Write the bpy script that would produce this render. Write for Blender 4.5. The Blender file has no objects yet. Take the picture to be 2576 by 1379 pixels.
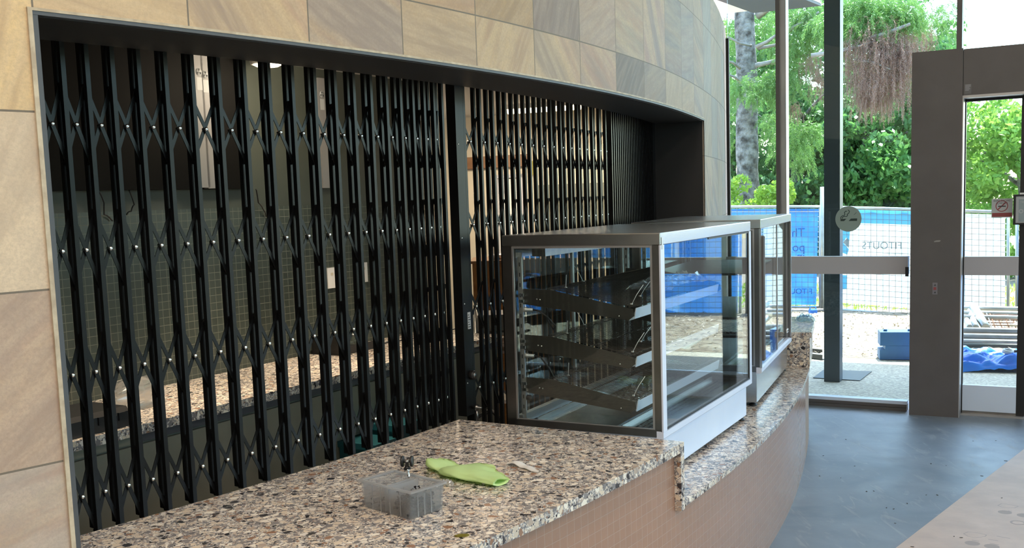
import bpy, math, random
import numpy as np
from mathutils import Vector, Matrix
from mathutils import noise as mnoise
PI = math.pi
rnd = random.Random(7)
S = bpy.context.scene
COL = S.collection

SKY, SUN, HALL, KIT, EXPO = 1.1, 17., 60., 26., .14
# ------------------------------------------------------------------ camera
H = 1.7
FPX, CX, CY, PITCH, ROLL = 2602., 1288., 789., .1098, -.0336
_cp, _sp, _c, _s = math.cos(PITCH), math.sin(PITCH), math.cos(ROLL), math.sin(ROLL)
_R = np.array([[_c, -_s, 0], [_s, _c, 0], [0, 0, 1]]) @ np.array([[1, 0, 0], [0, -_sp, -_cp], [0, _cp, -_sp]])
cam = bpy.data.objects.new('camera', bpy.data.cameras.new('camera'))
COL.objects.link(cam)
m = Matrix.Identity(4)
for i in range(3):
    m[i][0], m[i][1], m[i][2] = _R[0][i], -_R[1][i], -_R[2][i]
m[2][3] = H
cam.matrix_world = m
cam.data.sensor_width = 36
cam.data.sensor_fit = 'HORIZONTAL'
cam.data.lens = FPX / 2576 * 36
cam.data.shift_y = (CY - 689.5) / 2576
cam.data.clip_end = 400
S.camera = cam


def ray(x, y):
    return _R.T @ np.array([(x - CX) / FPX, (y - CY) / FPX, 1.])


def atz(x, y, z):
    d = ray(x, y); t = (z - H) / d[2]
    return Vector((d[0] * t, d[1] * t, z))


def atp(x, y, p0, n):
    d = ray(x, y); o = np.array([0, 0, H])
    t = (np.array(p0) - o) @ np.array(n) / (d @ np.array(n))
    return Vector(o + d * t)


def atd(x, y, D):
    d = ray(x, y); return Vector(np.array([0, 0, H]) + d * (D / d[1]))


# ------------------------------------------------------------------ materials
def nn(t, typ, **kw):
    n = t.nodes.new(typ)
    for k, v in kw.items():
        setattr(n, k, v)
    return n


def setin(n, **kw):
    for k, v in kw.items():
        n.inputs[k.replace('_', ' ')].default_value = v


def newmat(name):
    m = bpy.data.materials.new(name); m.use_nodes = True
    t = m.node_tree; t.nodes.clear()
    out = nn(t, 'ShaderNodeOutputMaterial')
    return m, t, out


def c4(c):
    return (c[0], c[1], c[2], 1)


def principled(t, out, col=(.5, .5, .5), rough=.5, metal=0, spec=.5, **kw):
    p = nn(t, 'ShaderNodeBsdfPrincipled')
    p.inputs['Base Color'].default_value = c4(col)
    p.inputs['Roughness'].default_value = rough
    p.inputs['Metallic'].default_value = metal
    p.inputs['Specular IOR Level'].default_value = spec
    t.links.new(p.outputs[0], out.inputs[0])
    return p


def mathn(t, op, a, b=None, c=None):
    n = nn(t, 'ShaderNodeMath', operation=op)
    for i, v in enumerate((a, b, c)):
        if v is None: continue
        if isinstance(v, (int, float)): n.inputs[i].default_value = v
        else: t.links.new(v, n.inputs[i])
    return n.outputs[0]


def mixc(t, f, a, b, mode='MIX'):
    n = nn(t, 'ShaderNodeMix', data_type='RGBA', blend_type=mode)
    for i, v in ((0, f), (6, a), (7, b)):
        if isinstance(v, (int, float)): n.inputs[i].default_value = v
        elif isinstance(v, tuple): n.inputs[i].default_value = c4(v)
        else: t.links.new(v, n.inputs[i])
    return n.outputs[2]


def ramp(t, f, stops, interp='LINEAR'):
    r = nn(t, 'ShaderNodeValToRGB'); r.color_ramp.interpolation = interp
    e = r.color_ramp.elements
    while len(e) < len(stops): e.new(.5)
    for i, (p, c) in enumerate(stops):
        e[i].position = p; e[i].color = c4(c)
    t.links.new(f, r.inputs[0])
    return r.outputs[0]


def coord(t, kind='Object'):
    return nn(t, 'ShaderNodeTexCoord').outputs[kind]


def noisen(t, vec, scale, detail=3, rough=.55, dist=0):
    n = nn(t, 'ShaderNodeTexNoise'); setin(n, Scale=scale, Detail=detail, Roughness=rough, Distortion=dist)
    if vec is not None: t.links.new(vec, n.inputs['Vector'])
    return n.outputs[0]


def bump(t, p, h, strength=.3, dist=.01):
    b = nn(t, 'ShaderNodeBump'); setin(b, Strength=strength, Distance=dist)
    t.links.new(h, b.inputs['Height']); t.links.new(b.outputs[0], p.inputs['Normal'])


def mat(name, col, rough=.5, metal=0, spec=.5, var=None, bmp=None, stretch=None, rvar=None):
    """plain procedural: base colour broken up by noise var=(colour2, scale[, detail]); bmp=(scale, strength, dist)"""
    m, t, out = newmat(name)
    p = principled(t, out, col, rough, metal, spec)
    v = coord(t)
    if stretch:
        mp = nn(t, 'ShaderNodeMapping'); mp.inputs['Scale'].default_value = stretch
        t.links.new(v, mp.inputs[0]); v = mp.outputs[0]
    if var:
        f = noisen(t, v, var[1], var[2] if len(var) > 2 else 4)
        f = ramp(t, f, [(.35, (0, 0, 0)), (.65, (1, 1, 1))])
        t.links.new(mixc(t, f, tuple(col), tuple(var[0])), p.inputs['Base Color'])
    if rvar:
        f = noisen(t, v, rvar[1], 5)
        t.links.new(mathn(t, 'MULTIPLY_ADD', f, rvar[0], rough - rvar[0] / 2), p.inputs['Roughness'])
    if bmp:
        bump(t, p, noisen(t, v, bmp[0], 4), bmp[1], bmp[2])
    return m


def glassmat(name, tint=(1, 1, 1), ior=1.5, rough=0., haze=None, boost=1.):
    m, t, out = newmat(name)
    tr = nn(t, 'ShaderNodeBsdfTransparent'); tr.inputs[0].default_value = c4(tint)
    gl = nn(t, 'ShaderNodeBsdfGlossy'); gl.inputs['Roughness'].default_value = rough
    fr = nn(t, 'ShaderNodeFresnel'); ge = nn(t, 'ShaderNodeNewGeometry')
    i = mathn(t, 'MULTIPLY_ADD', ge.outputs['Backfacing'], 1 / ior - ior, ior)
    t.links.new(i, fr.inputs[0])
    mx = nn(t, 'ShaderNodeMixShader')
    t.links.new(mathn(t, 'MULTIPLY', fr.outputs[0], boost), mx.inputs[0])
    base = tr.outputs[0]
    if haze:
        df = nn(t, 'ShaderNodeBsdfDiffuse'); df.inputs[0].default_value = c4(haze[0])
        tl = nn(t, 'ShaderNodeBsdfTranslucent'); tl.inputs[0].default_value = c4(haze[0])
        ad = nn(t, 'ShaderNodeMixShader'); ad.inputs[0].default_value = .5
        t.links.new(df.outputs[0], ad.inputs[1]); t.links.new(tl.outputs[0], ad.inputs[2])
        mh = nn(t, 'ShaderNodeMixShader'); mh.inputs[0].default_value = haze[1]
        t.links.new(base, mh.inputs[1]); t.links.new(ad.outputs[0], mh.inputs[2]); base = mh.outputs[0]
    t.links.new(base, mx.inputs[1]); t.links.new(gl.outputs[0], mx.inputs[2])
    t.links.new(mx.outputs[0], out.inputs[0])
    return m


def emit(name, col, st):
    m, t, out = newmat(name)
    e = nn(t, 'ShaderNodeEmission'); e.inputs[0].default_value = c4(col); e.inputs[1].default_value = st
    t.links.new(e.outputs[0], out.inputs[0]); return m


def terrazzo(name):
    m, t, out = newmat(name)
    p = principled(t, out, rough=.22, spec=.5)
    v = coord(t)
    n = nn(t, 'ShaderNodeTexNoise'); setin(n, Scale=40., Detail=2.); t.links.new(v, n.inputs['Vector'])
    mp = mixc(t, .012, v, n.outputs['Color'])
    cols = [(0, (.80, .68, .53)), (.20, (.95, .88, .76)), (.38, (.50, .40, .32)), (.44, (.31, .165, .095)), (.50, (.70, .60, .48)),
            (.62, (.20, .19, .195)), (.72, (.016, .016, .022)), (.86, (.80, .75, .68)), (.94, (.26, .24, .235))]

    def layer(scale, edge):
        a = nn(t, 'ShaderNodeTexVoronoi'); a.inputs['Scale'].default_value = scale; a.inputs['Randomness'].default_value = 1
        b = nn(t, 'ShaderNodeTexVoronoi', feature='DISTANCE_TO_EDGE'); b.inputs['Scale'].default_value = scale
        t.links.new(mp, a.inputs['Vector']); t.links.new(mp, b.inputs['Vector'])
        sp = nn(t, 'ShaderNodeSeparateColor'); t.links.new(a.outputs['Color'], sp.inputs[0])
        c = ramp(t, sp.outputs[0], cols, 'CONSTANT')
        c = mixc(t, mathn(t, 'MULTIPLY', sp.outputs[2], .14), c, (.40, .36, .34))
        # each chip keeps its own outline: a random margin round it shows the matrix
        marg = mathn(t, 'MULTIPLY_ADD', sp.outputs[1], edge, edge * .15)
        msk = mathn(t, 'GREATER_THAN', b.outputs['Distance'], marg)
        return c, msk
    cb, mb = layer(48., .24)
    cs, ms = layer(150., .16)
    grey = mixc(t, noisen(t, v, 300, 2), (.12, .12, .135), (.50, .48, .47))
    small = mixc(t, ms, grey, cs)
    t.links.new(mixc(t, mb, small, cb), p.inputs['Base Color'])
    return m


def grid(t, su, sv, ou, ov, gw):
    """cell coordinates, mortar mask and per-cell random from the UV map (metres)"""
    uv = nn(t, 'ShaderNodeUVMap').outputs[0]
    sx = nn(t, 'ShaderNodeSeparateXYZ'); t.links.new(uv, sx.inputs[0])
    a = mathn(t, 'DIVIDE', mathn(t, 'SUBTRACT', sx.outputs[0], ou), su)
    b = mathn(t, 'DIVIDE', mathn(t, 'SUBTRACT', sx.outputs[1], ov), sv)
    fa, fb = mathn(t, 'FRACT', a), mathn(t, 'FRACT', b)
    ia, ib = mathn(t, 'FLOOR', a), mathn(t, 'FLOOR', b)

    def edge(f, s):
        d = mathn(t, 'MULTIPLY', mathn(t, 'MINIMUM', f, mathn(t, 'SUBTRACT', 1., f)), s)
        return mathn(t, 'LESS_THAN', d, gw / 2)
    mort = mathn(t, 'MAXIMUM', edge(fa, su), edge(fb, sv))
    cb = nn(t, 'ShaderNodeCombineXYZ'); t.links.new(ia, cb.inputs[0]); t.links.new(ib, cb.inputs[1])
    wn = nn(t, 'ShaderNodeTexWhiteNoise', noise_dimensions='3D'); t.links.new(cb.outputs[0], wn.inputs['Vector'])
    return uv, sx, mort, wn


def sandstone(name):
    m, t, out = newmat(name)
    p = principled(t, out, rough=.62, spec=.35)
    uv, sx, mort, wn = grid(t, .413, .417, 0, .273, .005)
    sc = nn(t, 'ShaderNodeSeparateColor'); t.links.new(wn.outputs['Color'], sc.inputs[0])
    base = nn(t, 'ShaderNodeAttribute', attribute_name='tone').outputs['Color']
    # each slab is cut at its own angle to the bedding
    rot = nn(t, 'ShaderNodeVectorRotate', rotation_type='Z_AXIS'); t.links.new(uv, rot.inputs['Vector'])
    t.links.new(mathn(t, 'MULTIPLY_ADD', sc.outputs[1], 2.4, .2), rot.inputs['Angle'])
    add = nn(t, 'ShaderNodeVectorMath', operation='ADD'); t.links.new(rot.outputs[0], add.inputs[0])
    ml = nn(t, 'ShaderNodeVectorMath', operation='SCALE'); ml.inputs['Scale'].default_value = 9
    t.links.new(wn.outputs['Color'], ml.inputs[0]); t.links.new(ml.outputs[0], add.inputs[1])
    mp = nn(t, 'ShaderNodeMapping'); mp.inputs['Scale'].default_value = (9, 1.1, 1); t.links.new(add.outputs[0], mp.inputs[0])
    band = noisen(t, mp.outputs[0], 1.3, 5, .5, .9)
    dark = mixc(t, sc.outputs[2], mixc(t, .62, base, (.16, .12, .10)), mixc(t, .6, base, (.38, .24, .17)))
    f = mathn(t, 'MULTIPLY', ramp(t, band, [(.43, (0, 0, 0)), (.62, (1, 1, 1))]), mathn(t, 'MULTIPLY_ADD', sc.outputs[2], .75, .30))
    col = mixc(t, f, base, dark)
    lo_ = noisen(t, mp.outputs[0], .42, 3, .5, .6)
    hue = ramp(t, lo_, [(.38, (.24, .205, .20)), (.47, (.47, .31, .235)), (.54, (.58, .43, .27)), (.62, (.28, .23, .21))])
    col = mixc(t, mathn(t, 'MULTIPLY', mathn(t, 'POWER', sc.outputs[1], 1.3), .75), col, hue)
    f2 = ramp(t, noisen(t, mp.outputs[0], 4.5, 4, .6), [(.42, (0, 0, 0)), (.62, (1, 1, 1))])
    col = mixc(t, mathn(t, 'MULTIPLY', f2, .34), col, mixc(t, .5, base, (.72, .60, .45)))
    fine = ramp(t, noisen(t, uv, 110, 4, .75), [(.42, (0, 0, 0)), (.62, (1, 1, 1))])
    col = mixc(t, mathn(t, 'MULTIPLY', fine, .38), col, mixc(t, .6, base, (.22, .18, .15)))
    cl = ramp(t, noisen(t, uv, 18, 7, .75), [(.43, (0, 0, 0)), (.63, (1, 1, 1))])
    col = mixc(t, mathn(t, 'MULTIPLY', cl, .34), col, mixc(t, .6, base, (.24, .21, .20)))
    col = mixc(t, mort, col, (.17, .145, .115))
    t.links.new(col, p.inputs['Base Color'])
    h = mathn(t, 'SUBTRACT', mathn(t, 'MULTIPLY', fine, .08), mort)
    bump(t, p, h, .35, .004)
    return m


def mosaic(name, size, ca, cb_, grout, rough, gw=.003, zmax=None, plain=None, ou=0, ov=0, lo=.05):
    m, t, out = newmat(name)
    p = principled(t, out, rough=rough, spec=.5)
    uv, sx, mort, wn = grid(t, size, size, ou, ov, gw)
    col = mixc(t, wn.outputs['Value'], tuple(ca), tuple(cb_))
    col = mixc(t, mort, col, tuple(grout))
    rg = mathn(t, 'MULTIPLY_ADD', mort, .5, rough)
    h = mathn(t, 'SUBTRACT', mathn(t, 'MULTIPLY', wn.outputs['Value'], .15), mort)
    if zmax is not None:
        top = mathn(t, 'GREATER_THAN', sx.outputs[1], zmax)
        col = mixc(t, top, col, tuple(plain)); h = mathn(t, 'MULTIPLY', h, mathn(t, 'SUBTRACT', 1., top))
        rg = mathn(t, 'ADD', mathn(t, 'MULTIPLY', rg, mathn(t, 'SUBTRACT', 1., top)), mathn(t, 'MULTIPLY', top, .5))
    t.links.new(col, p.inputs['Base Color']); t.links.new(rg, p.inputs['Roughness'])
    bump(t, p, h, .5, .0012)
    return m


def leafmat(name, ca, cb_, tl=.4):
    m, t, out = newmat(name)
    ge = nn(t, 'ShaderNodeNewGeometry')
    f = mixc(t, ge.outputs['Random Per Island'], tuple(ca), tuple(cb_))
    f = mixc(t, mathn(t, 'MULTIPLY', ramp(t, noisen(t, coord(t), .9, 3), [(.35, (0, 0, 0)), (.65, (1, 1, 1))]), .45), f, tuple(x * .45 for x in ca))
    d = nn(t, 'ShaderNodeBsdfPrincipled'); d.inputs['Roughness'].default_value = .45; t.links.new(f, d.inputs['Base Color'])
    tr = nn(t, 'ShaderNodeBsdfTranslucent'); t.links.new(f, tr.inputs[0])
    mx = nn(t, 'ShaderNodeMixShader'); mx.inputs[0].default_value = tl
    t.links.new(d.outputs[0], mx.inputs[1]); t.links.new(tr.outputs[0], mx.inputs[2]); t.links.new(mx.outputs[0], out.inputs[0])
    return m


def cloth_mat(name, col, tl=.5, col2=None):
    m, t, out = newmat(name)
    d = nn(t, 'ShaderNodeBsdfPrincipled'); d.inputs['Base Color'].default_value = c4(col); d.inputs['Roughness'].default_value = .5
    tr = nn(t, 'ShaderNodeBsdfTranslucent'); tr.inputs[0].default_value = c4(col)
    if col2:
        f = mixc(t, ramp(t, noisen(t, coord(t), 2.2, 4), [(.4, (0, 0, 0)), (.6, (1, 1, 1))]), tuple(col), tuple(col2))
        t.links.new(f, d.inputs['Base Color']); t.links.new(f, tr.inputs[0])
    mx = nn(t, 'ShaderNodeMixShader'); mx.inputs[0].default_value = tl
    t.links.new(d.outputs[0], mx.inputs[1]); t.links.new(tr.outputs[0], mx.inputs[2]); t.links.new(mx.outputs[0], out.inputs[0])
    return m


M = {}
M['stone'] = sandstone('sandstone_tiles')
M['terr'] = terrazzo('terrazzo')
M['pink'] = mosaic('pink_mosaic', .0385, (.40, .235, .165), (.37, .215, .15), (.43, .30, .23), .24, .0022)
M['green'] = mosaic('green_mosaic', .0375, (.058, .072, .060), (.048, .06, .050), (.17, .175, .145), .32, .0025, 1.706, (.055, .064, .052))
M['black'] = mat('black_paint', (.005, .0055, .006), .30, 0, .24, rvar=(.1, 6))
M['lining'] = mat('black_lining', (.028, .0275, .0275), .55, 0, .35, bmp=(60, .05, .002))
M['trim'] = mat('grey_metal_trim', (.075, .08, .09), .5, .2)
M['grouttrim'] = mat('cream_edge_trim', (.55, .48, .36), .6, var=((.40, .33, .24), 30))
M['steel'] = mat('brushed_steel', (.62, .61, .59), .27, 1, var=((.54, .53, .51), 5), stretch=(3, 3, 160), bmp=(5, .03, .001))
M['steeld'] = mat('grey_steel', (.25, .245, .235), .33, 1, var=((.20, .196, .19), 8))
M['shelf'] = mat('dark_steel', (.13, .128, .12), .36, .9, var=((.14, .135, .125), 8))
M['film'] = mat('sky_sheen_steel', (.76, .82, .95), .42, .12, var=((.70, .77, .92), 3))  # steel with the pale blue sky reflection put into its colour
M['alu'] = mat('satin_aluminium', (.55, .55, .55), .4, .85, var=((.47, .47, .47), 3))
M['bronze'] = mat('bronze_grey_frame', (.135, .124, .12), .45, .2, var=((.12, .11, .107), 4))
M['rail'] = mat('grey_rail', (.47, .465, .49), .45, .1)
M['kick'] = mat('pale_kick_plate', (.70, .81, .97), .4, .0)
M['rivet'] = mat('zinc_rivet', (.75, .74, .72), .25, 1)
M['glass'] = glassmat('window_glass', (.87, .945, .935))
M['cglass'] = glassmat('case_glass', (.96, .985, .975))
M['fglass'] = glassmat('front_case_glass', (.93, .96, .96), 1.6, 0, None, 1.15)
M['clear'] = glassmat('clear_film', (.97, .97, .97), 1.5, .12, ((.88, .88, .86), .34), 2.4)
M['tub'] = glassmat('frosted_plastic', (.93, .94, .95), 1.45, .25, ((.56, .57, .58), .28))
M['tubrim'] = glassmat('frosted_rim', (.93, .94, .95), 1.45, .3, ((.70, .71, .72), .5))
M['floor'] = None
M['kraft'] = mat('kraft_board', (.54, .44, .375), .6, var=((.45, .37, .32), 5, 8), rvar=(.15, 8), bmp=(20, .12, .004))
M['ink'] = mat('faded_ink', (.34, .30, .28), .7)
M['olive'] = mat('olive_board', (.21, .215, .17), .45, var=((.19, .195, .15), 2))
M['darkp'] = mat('dark_panel', (.0045, .0043, .004), .6, 0, .08)
M['cream'] = mat('cream_wall', (.62, .55, .43), .6, bmp=(80, .03, .002))
M['soffit'] = mat('white_soffit', (.88, .89, .88), .6)
M['white'] = mat('white_paint', (.74, .73, .70), .5)
M['offw'] = mat('off_white_ceiling', (.70, .69, .66), .7)
M['timber'] = mat('brown_timber', (.24, .115, .045), .4, var=((.18, .08, .03), 3), stretch=(1, 1, 12))
M['orange'] = mat('orange_laminate', (.30, .135, .035), .35, var=((.22, .085, .02), 22, 5))
M['blackp'] = mat('black_plastic', (.014, .014, .015), .45)
M['wire'] = mat('black_cable', (.01, .01, .011), .4)
M['whitep'] = mat('white_plastic', (.80, .79, .77), .35)
M['duct'] = mat('white_duct', (.25, .247, .25), .5)
M['lime'] = cloth_mat('lime_microfibre', (.62, .86, .33), .25, (.66, .88, .42))
M['screw'] = mat('dark_screws', (.05, .053, .06), .35, .8)
M['chrome'] = mat('chrome', (.8, .8, .8), .08, 1)
M['col'] = mat('charcoal_post', (.038, .05, .056), .4, .2)
M['galv'] = mat('galvanised_pipe', (.52, .54, .54), .38, .75, var=((.42, .44, .45), 9))
M['galvd'] = mat('galvanised_wire', (.26, .29, .29), .5, .6)
M['bblue'] = mat('blue_plastic_block', (.024, .105, .235), .5, var=((.03, .12, .26), 4))
M['banner_b'] = cloth_mat('blue_banner', (.15, .43, .84), .6, (.24, .54, .90))
M['banner_w'] = cloth_mat('white_banner', (.90, .93, .93), .55)
M['banner_c'] = cloth_mat('cyan_banner', (.28, .68, .92), .55)
M['tarp'] = mat('blue_tarpaulin', (.015, .17, .80), .36, var=((.03, .26, .92), 4))
M['print'] = mat('grey_print', (.30, .36, .38), .7)
M['printb'] = mat('blue_print', (.03, .13, .42), .7)
M['pipe'] = mat('dull_grey_pipe', (.30, .31, .32), .45, .5, var=((.22, .23, .24), 7))
M['rust'] = mat('rusty_mesh', (.20, .085, .045), .8)
M['sign'] = cloth_mat('sign_paper', (.52, .54, .55), .12)
M['signink'] = mat('sign_ink', (.05, .055, .06), .7)
M['signred'] = mat('sign_red', (.30, .07, .075), .7)
M['disc'] = cloth_mat('frosted_vinyl', (.34, .42, .38), .25)
M['dinkk'] = mat('dark_vinyl', (.03, .055, .05), .6)
M['debris'] = mat('dark_chips', (.05, .045, .04), .8)
M['olivebit'] = mat('olive_leaf', (.16, .14, .012), .6)
M['tape'] = mat('white_tape', (.72, .72, .70), .5)
M['teal'] = mat('teal_plastic', (.012, .10, .125), .4)
M['lamp'] = emit('lamp_glow', (1, .86, .62), 5)
M['tube'] = emit('tube_glow', (1, .86, .60), 9)
M['kraftd'] = mat('warm_top', (.5, .3, .12), .4)
M['yellow'] = mat('yellow_green_strip', (.45, .42, .10), .5)
# ------------------------------------------------------------------ mesh helpers
WM = {}


class MB:
    def __init__(s): s.v, s.f, s.uv, s.sm = [], [], [], []

    def face(s, pts, uv=None, smooth=False):
        i = len(s.v); s.v += [tuple(p) for p in pts]
        s.f.append(tuple(range(i, i + len(pts)))); s.uv.append(uv); s.sm.append(smooth)

    def add(s, verts, faces, smooth=False):
        i = len(s.v); s.v += [tuple(p) for p in verts]
        for f in faces: s.f.append(tuple(k + i for k in f)); s.uv.append(None); s.sm.append(smooth)
        return s

    def obox(s, o, a, b, c):
        """box from corner o along edge vectors a, b, c"""
        o, a, b, c = map(Vector, (o, a, b, c))
        if a.cross(b).dot(c) < 0: a, b = b, a
        p = [o, o + a, o + a + b, o + b, o + c, o + a + c, o + a + b + c, o + b + c]
        return s.add(p, [(3, 2, 1, 0), (4, 5, 6, 7), (0, 1, 5, 4), (1, 2, 6, 5), (2, 3, 7, 6), (3, 0, 4, 7)])

    def box(s, x0, x1, y0, y1, z0, z1):
        return s.obox((x0, y0, z0), (x1 - x0, 0, 0), (0, y1 - y0, 0), (0, 0, z1 - z0))

    def cbox(s, x0, x1, y0, y1, z0, z1, r=.004):
        """box with chamfered vertical and top edges"""
        def ring(e, z): return [(x0 + e, y0 + r, z), (x0 + r, y0 + e, z), (x1 - r, y0 + e, z), (x1 - e, y0 + r, z),
                                (x1 - e, y1 - r, z), (x1 - r, y1 - e, z), (x0 + r, y1 - e, z), (x0 + e, y1 - r, z)]
        return s.loft([ring(r, z0), ring(0, z0 + r), ring(0, z1 - r), ring(r, z1)])

    def loft(s, rings, cap=True, smooth=False, closed=True):
        n = len(rings[0]); i = len(s.v)
        for r in rings: s.v += [tuple(p) for p in r]
        for k in range(len(rings) - 1):
            for j in range(n if closed else n - 1):
                a, b = i + k * n + j, i + k * n + (j + 1) % n
                s.f.append((a, b, b + n, a + n)); s.uv.append(None); s.sm.append(smooth)
        if cap:
            s.f.append(tuple(range(i + n - 1, i - 1, -1))); s.uv.append(None); s.sm.append(False)
            e = i + (len(rings) - 1) * n
            s.f.append(tuple(range(e, e + n))); s.uv.append(None); s.sm.append(False)
        return s

    def tube(s, pts, r, n=8, cap=True):
        pts = [Vector(p) for p in pts]; rr = r if isinstance(r, (list, tuple)) else [r] * len(pts)
        rings = []; up = Vector((0, 0, 1))
        t0 = (pts[1] - pts[0]).normalized()
        if abs(t0.dot(up)) > .9: up = Vector((1, 0, 0))
        x = t0.cross(up).normalized()
        for k, p in enumerate(pts):
            t = (pts[min(k + 1, len(pts) - 1)] - pts[max(k - 1, 0)]).normalized()
            x = (x - t * x.dot(t)).normalized(); y = t.cross(x)
            rings.append([p + (x * math.cos(2 * PI * j / n) + y * math.sin(2 * PI * j / n)) * rr[k] for j in range(n)])
        return s.loft(rings, cap, True)

    def lathe(s, o, axis, prof, n=20, smooth=True):
        """prof: (radius, along axis)"""
        o, ax = Vector(o), Vector(axis).normalized()
        u = ax.orthogonal().normalized(); w = ax.cross(u)
        return s.loft([[o + ax * h + (u * math.cos(2 * PI * j / n) + w * math.sin(2 * PI * j / n)) * max(r, 1e-4) for j in range(n)] for r, h in prof], True, smooth)

    def build(s, name, m, parent=None, world=True, smooth=None):
        me = bpy.data.meshes.new(name)
        vs = s.v
        if parent is not None and world:
            inv = WM[parent].inverted(); vs = [tuple(inv @ Vector(p)) for p in s.v]
        me.from_pydata(vs, [], s.f)
        if any(u is not None for u in s.uv):
            L = me.uv_layers.new(name='UVMap').data; k = 0
            for f, u in zip(s.f, s.uv):
                for j in range(len(f)):
                    if u is not None: L[k].uv = u[j]
                    k += 1
        me.polygons.foreach_set('use_smooth', [bool(x) if smooth is None else smooth for x in s.sm])
        me.update()
        return link(name, me, m, parent)


def link(name, me, m, parent=None, loc=None):
    o = bpy.data.objects.new(name, me); COL.objects.link(o)
    if m is not None and me is not None and not me.materials: me.materials.append(m)
    o.parent = parent
    if loc is not None: o.location = loc
    WM[o] = (WM[parent] if parent is not None else Matrix.Identity(4)) @ (Matrix.Translation(loc) if loc is not None else Matrix.Identity(4))
    return o


def tag(o, label=None, cat=None, group=None, kind=None):
    if label: o['label'] = label
    if cat: o['category'] = cat
    if group: o['group'] = group
    if kind: o['kind'] = kind
    return o


def thing(name, label, cat, loc=(0, 0, 0), rz=0, group=None, kind=None):
    o = bpy.data.objects.new(name, None); COL.objects.link(o)
    o.location = loc; o.rotation_euler = (0, 0, rz); o.empty_display_size = .05
    WM[o] = Matrix.Translation(loc) @ Matrix.Rotation(rz, 4, 'Z')
    return tag(o, label, cat, group, kind)


def struct(name, label=None, loc=(0, 0, 0)):
    o = bpy.data.objects.new(name, None); COL.objects.link(o); o.location = loc
    WM[o] = Matrix.Translation(loc); o['kind'] = 'structure'
    if label: o['label'] = label
    return o


def dup(o, parent=None, M4=None):
    c = o.copy(); COL.objects.link(c); c.parent = parent
    WM[c] = WM[o]
    for ch in o.children: dup(ch, c)
    return c


def text(name, s, size, m, parent, M4, ext=.0006, align='LEFT'):
    """flat lettering turned into a mesh, placed by the world matrix M4"""
    cu = bpy.data.curves.new(name, 'FONT'); cu.body = s; cu.size = size; cu.extrude = ext; cu.align_x = align
    t = bpy.data.objects.new(name, cu); COL.objects.link(t)
    dg = bpy.context.evaluated_depsgraph_get(); me = bpy.data.meshes.new_from_object(t.evaluated_get(dg))
    bpy.data.objects.remove(t); bpy.data.curves.remove(cu)
    me.transform((WM[parent].inverted() if parent is not None else Matrix.Identity(4)) @ M4)
    me.materials.clear()
    return link(name, me, m, parent)


def frame_m(o, x, y):
    """matrix with origin o, x and y axes (world)"""
    x, y = Vector(x).normalized(), Vector(y).normalized(); z = x.cross(y)
    return Matrix(((x[0], y[0], z[0], o[0]), (x[1], y[1], z[1], o[1]), (x[2], y[2], z[2], o[2]), (0, 0, 0, 1)))


def quads(name, V, m, parent=None, n=4):
    """fast mesh of separate n-gons: V is (N*n, 3) in world space"""
    V = np.asarray(V, dtype=np.float32)
    if parent is not None:
        inv = np.array(WM[parent].inverted()); V = V @ inv[:3, :3].T + inv[:3, 3]
    N = len(V) // n; me = bpy.data.meshes.new(name)
    me.vertices.add(len(V)); me.vertices.foreach_set('co', V.astype(np.float32).ravel())
    me.loops.add(N * n); me.loops.foreach_set('vertex_index', np.arange(N * n, dtype=np.int32))
    me.polygons.add(N); me.polygons.foreach_set('loop_start', np.arange(0, N * n, n, dtype=np.int32))
    me.update(calc_edges=True)
    return link(name, me, m, parent)


# ------------------------------------------------------------------ plan geometry of the curved kiosk
CC = Vector((-9.65, 9.95)); R0 = 11.37; R2 = 24.
T0, TS = math.radians(-20.1), math.radians(-41.15)
SC = (T0 - TS) * R0
HL, HU, ZS, ZT = .59, .81, 2.176, 3.03
SJ = 12.0 * .413                       # right jamb of the opening


def cpt(s, R=R0, z=0):
    """point at arc length s (measured on the wall face) and radius R"""
    if s <= SC:
        t = TS + s / R0
        return Vector((CC.x + R * math.cos(t), CC.y + R * math.sin(t), z))
    t = T0 + (s - SC) / R2
    C2 = CC + Vector((math.cos(T0), math.sin(T0))) * (R0 - R2)
    q = R2 + (R - R0)
    return Vector((C2.x + q * math.cos(t), C2.y + q * math.sin(t), z))


def cdir(s):
    t = TS + s / R0 if s <= SC else T0 + (s - SC) / R2
    return Vector((-math.sin(t), math.cos(t), 0)), Vector((math.cos(t), math.sin(t), 0))   # tangent, outward


def s_of(deg): return (math.radians(deg) - TS) * R0


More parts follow.
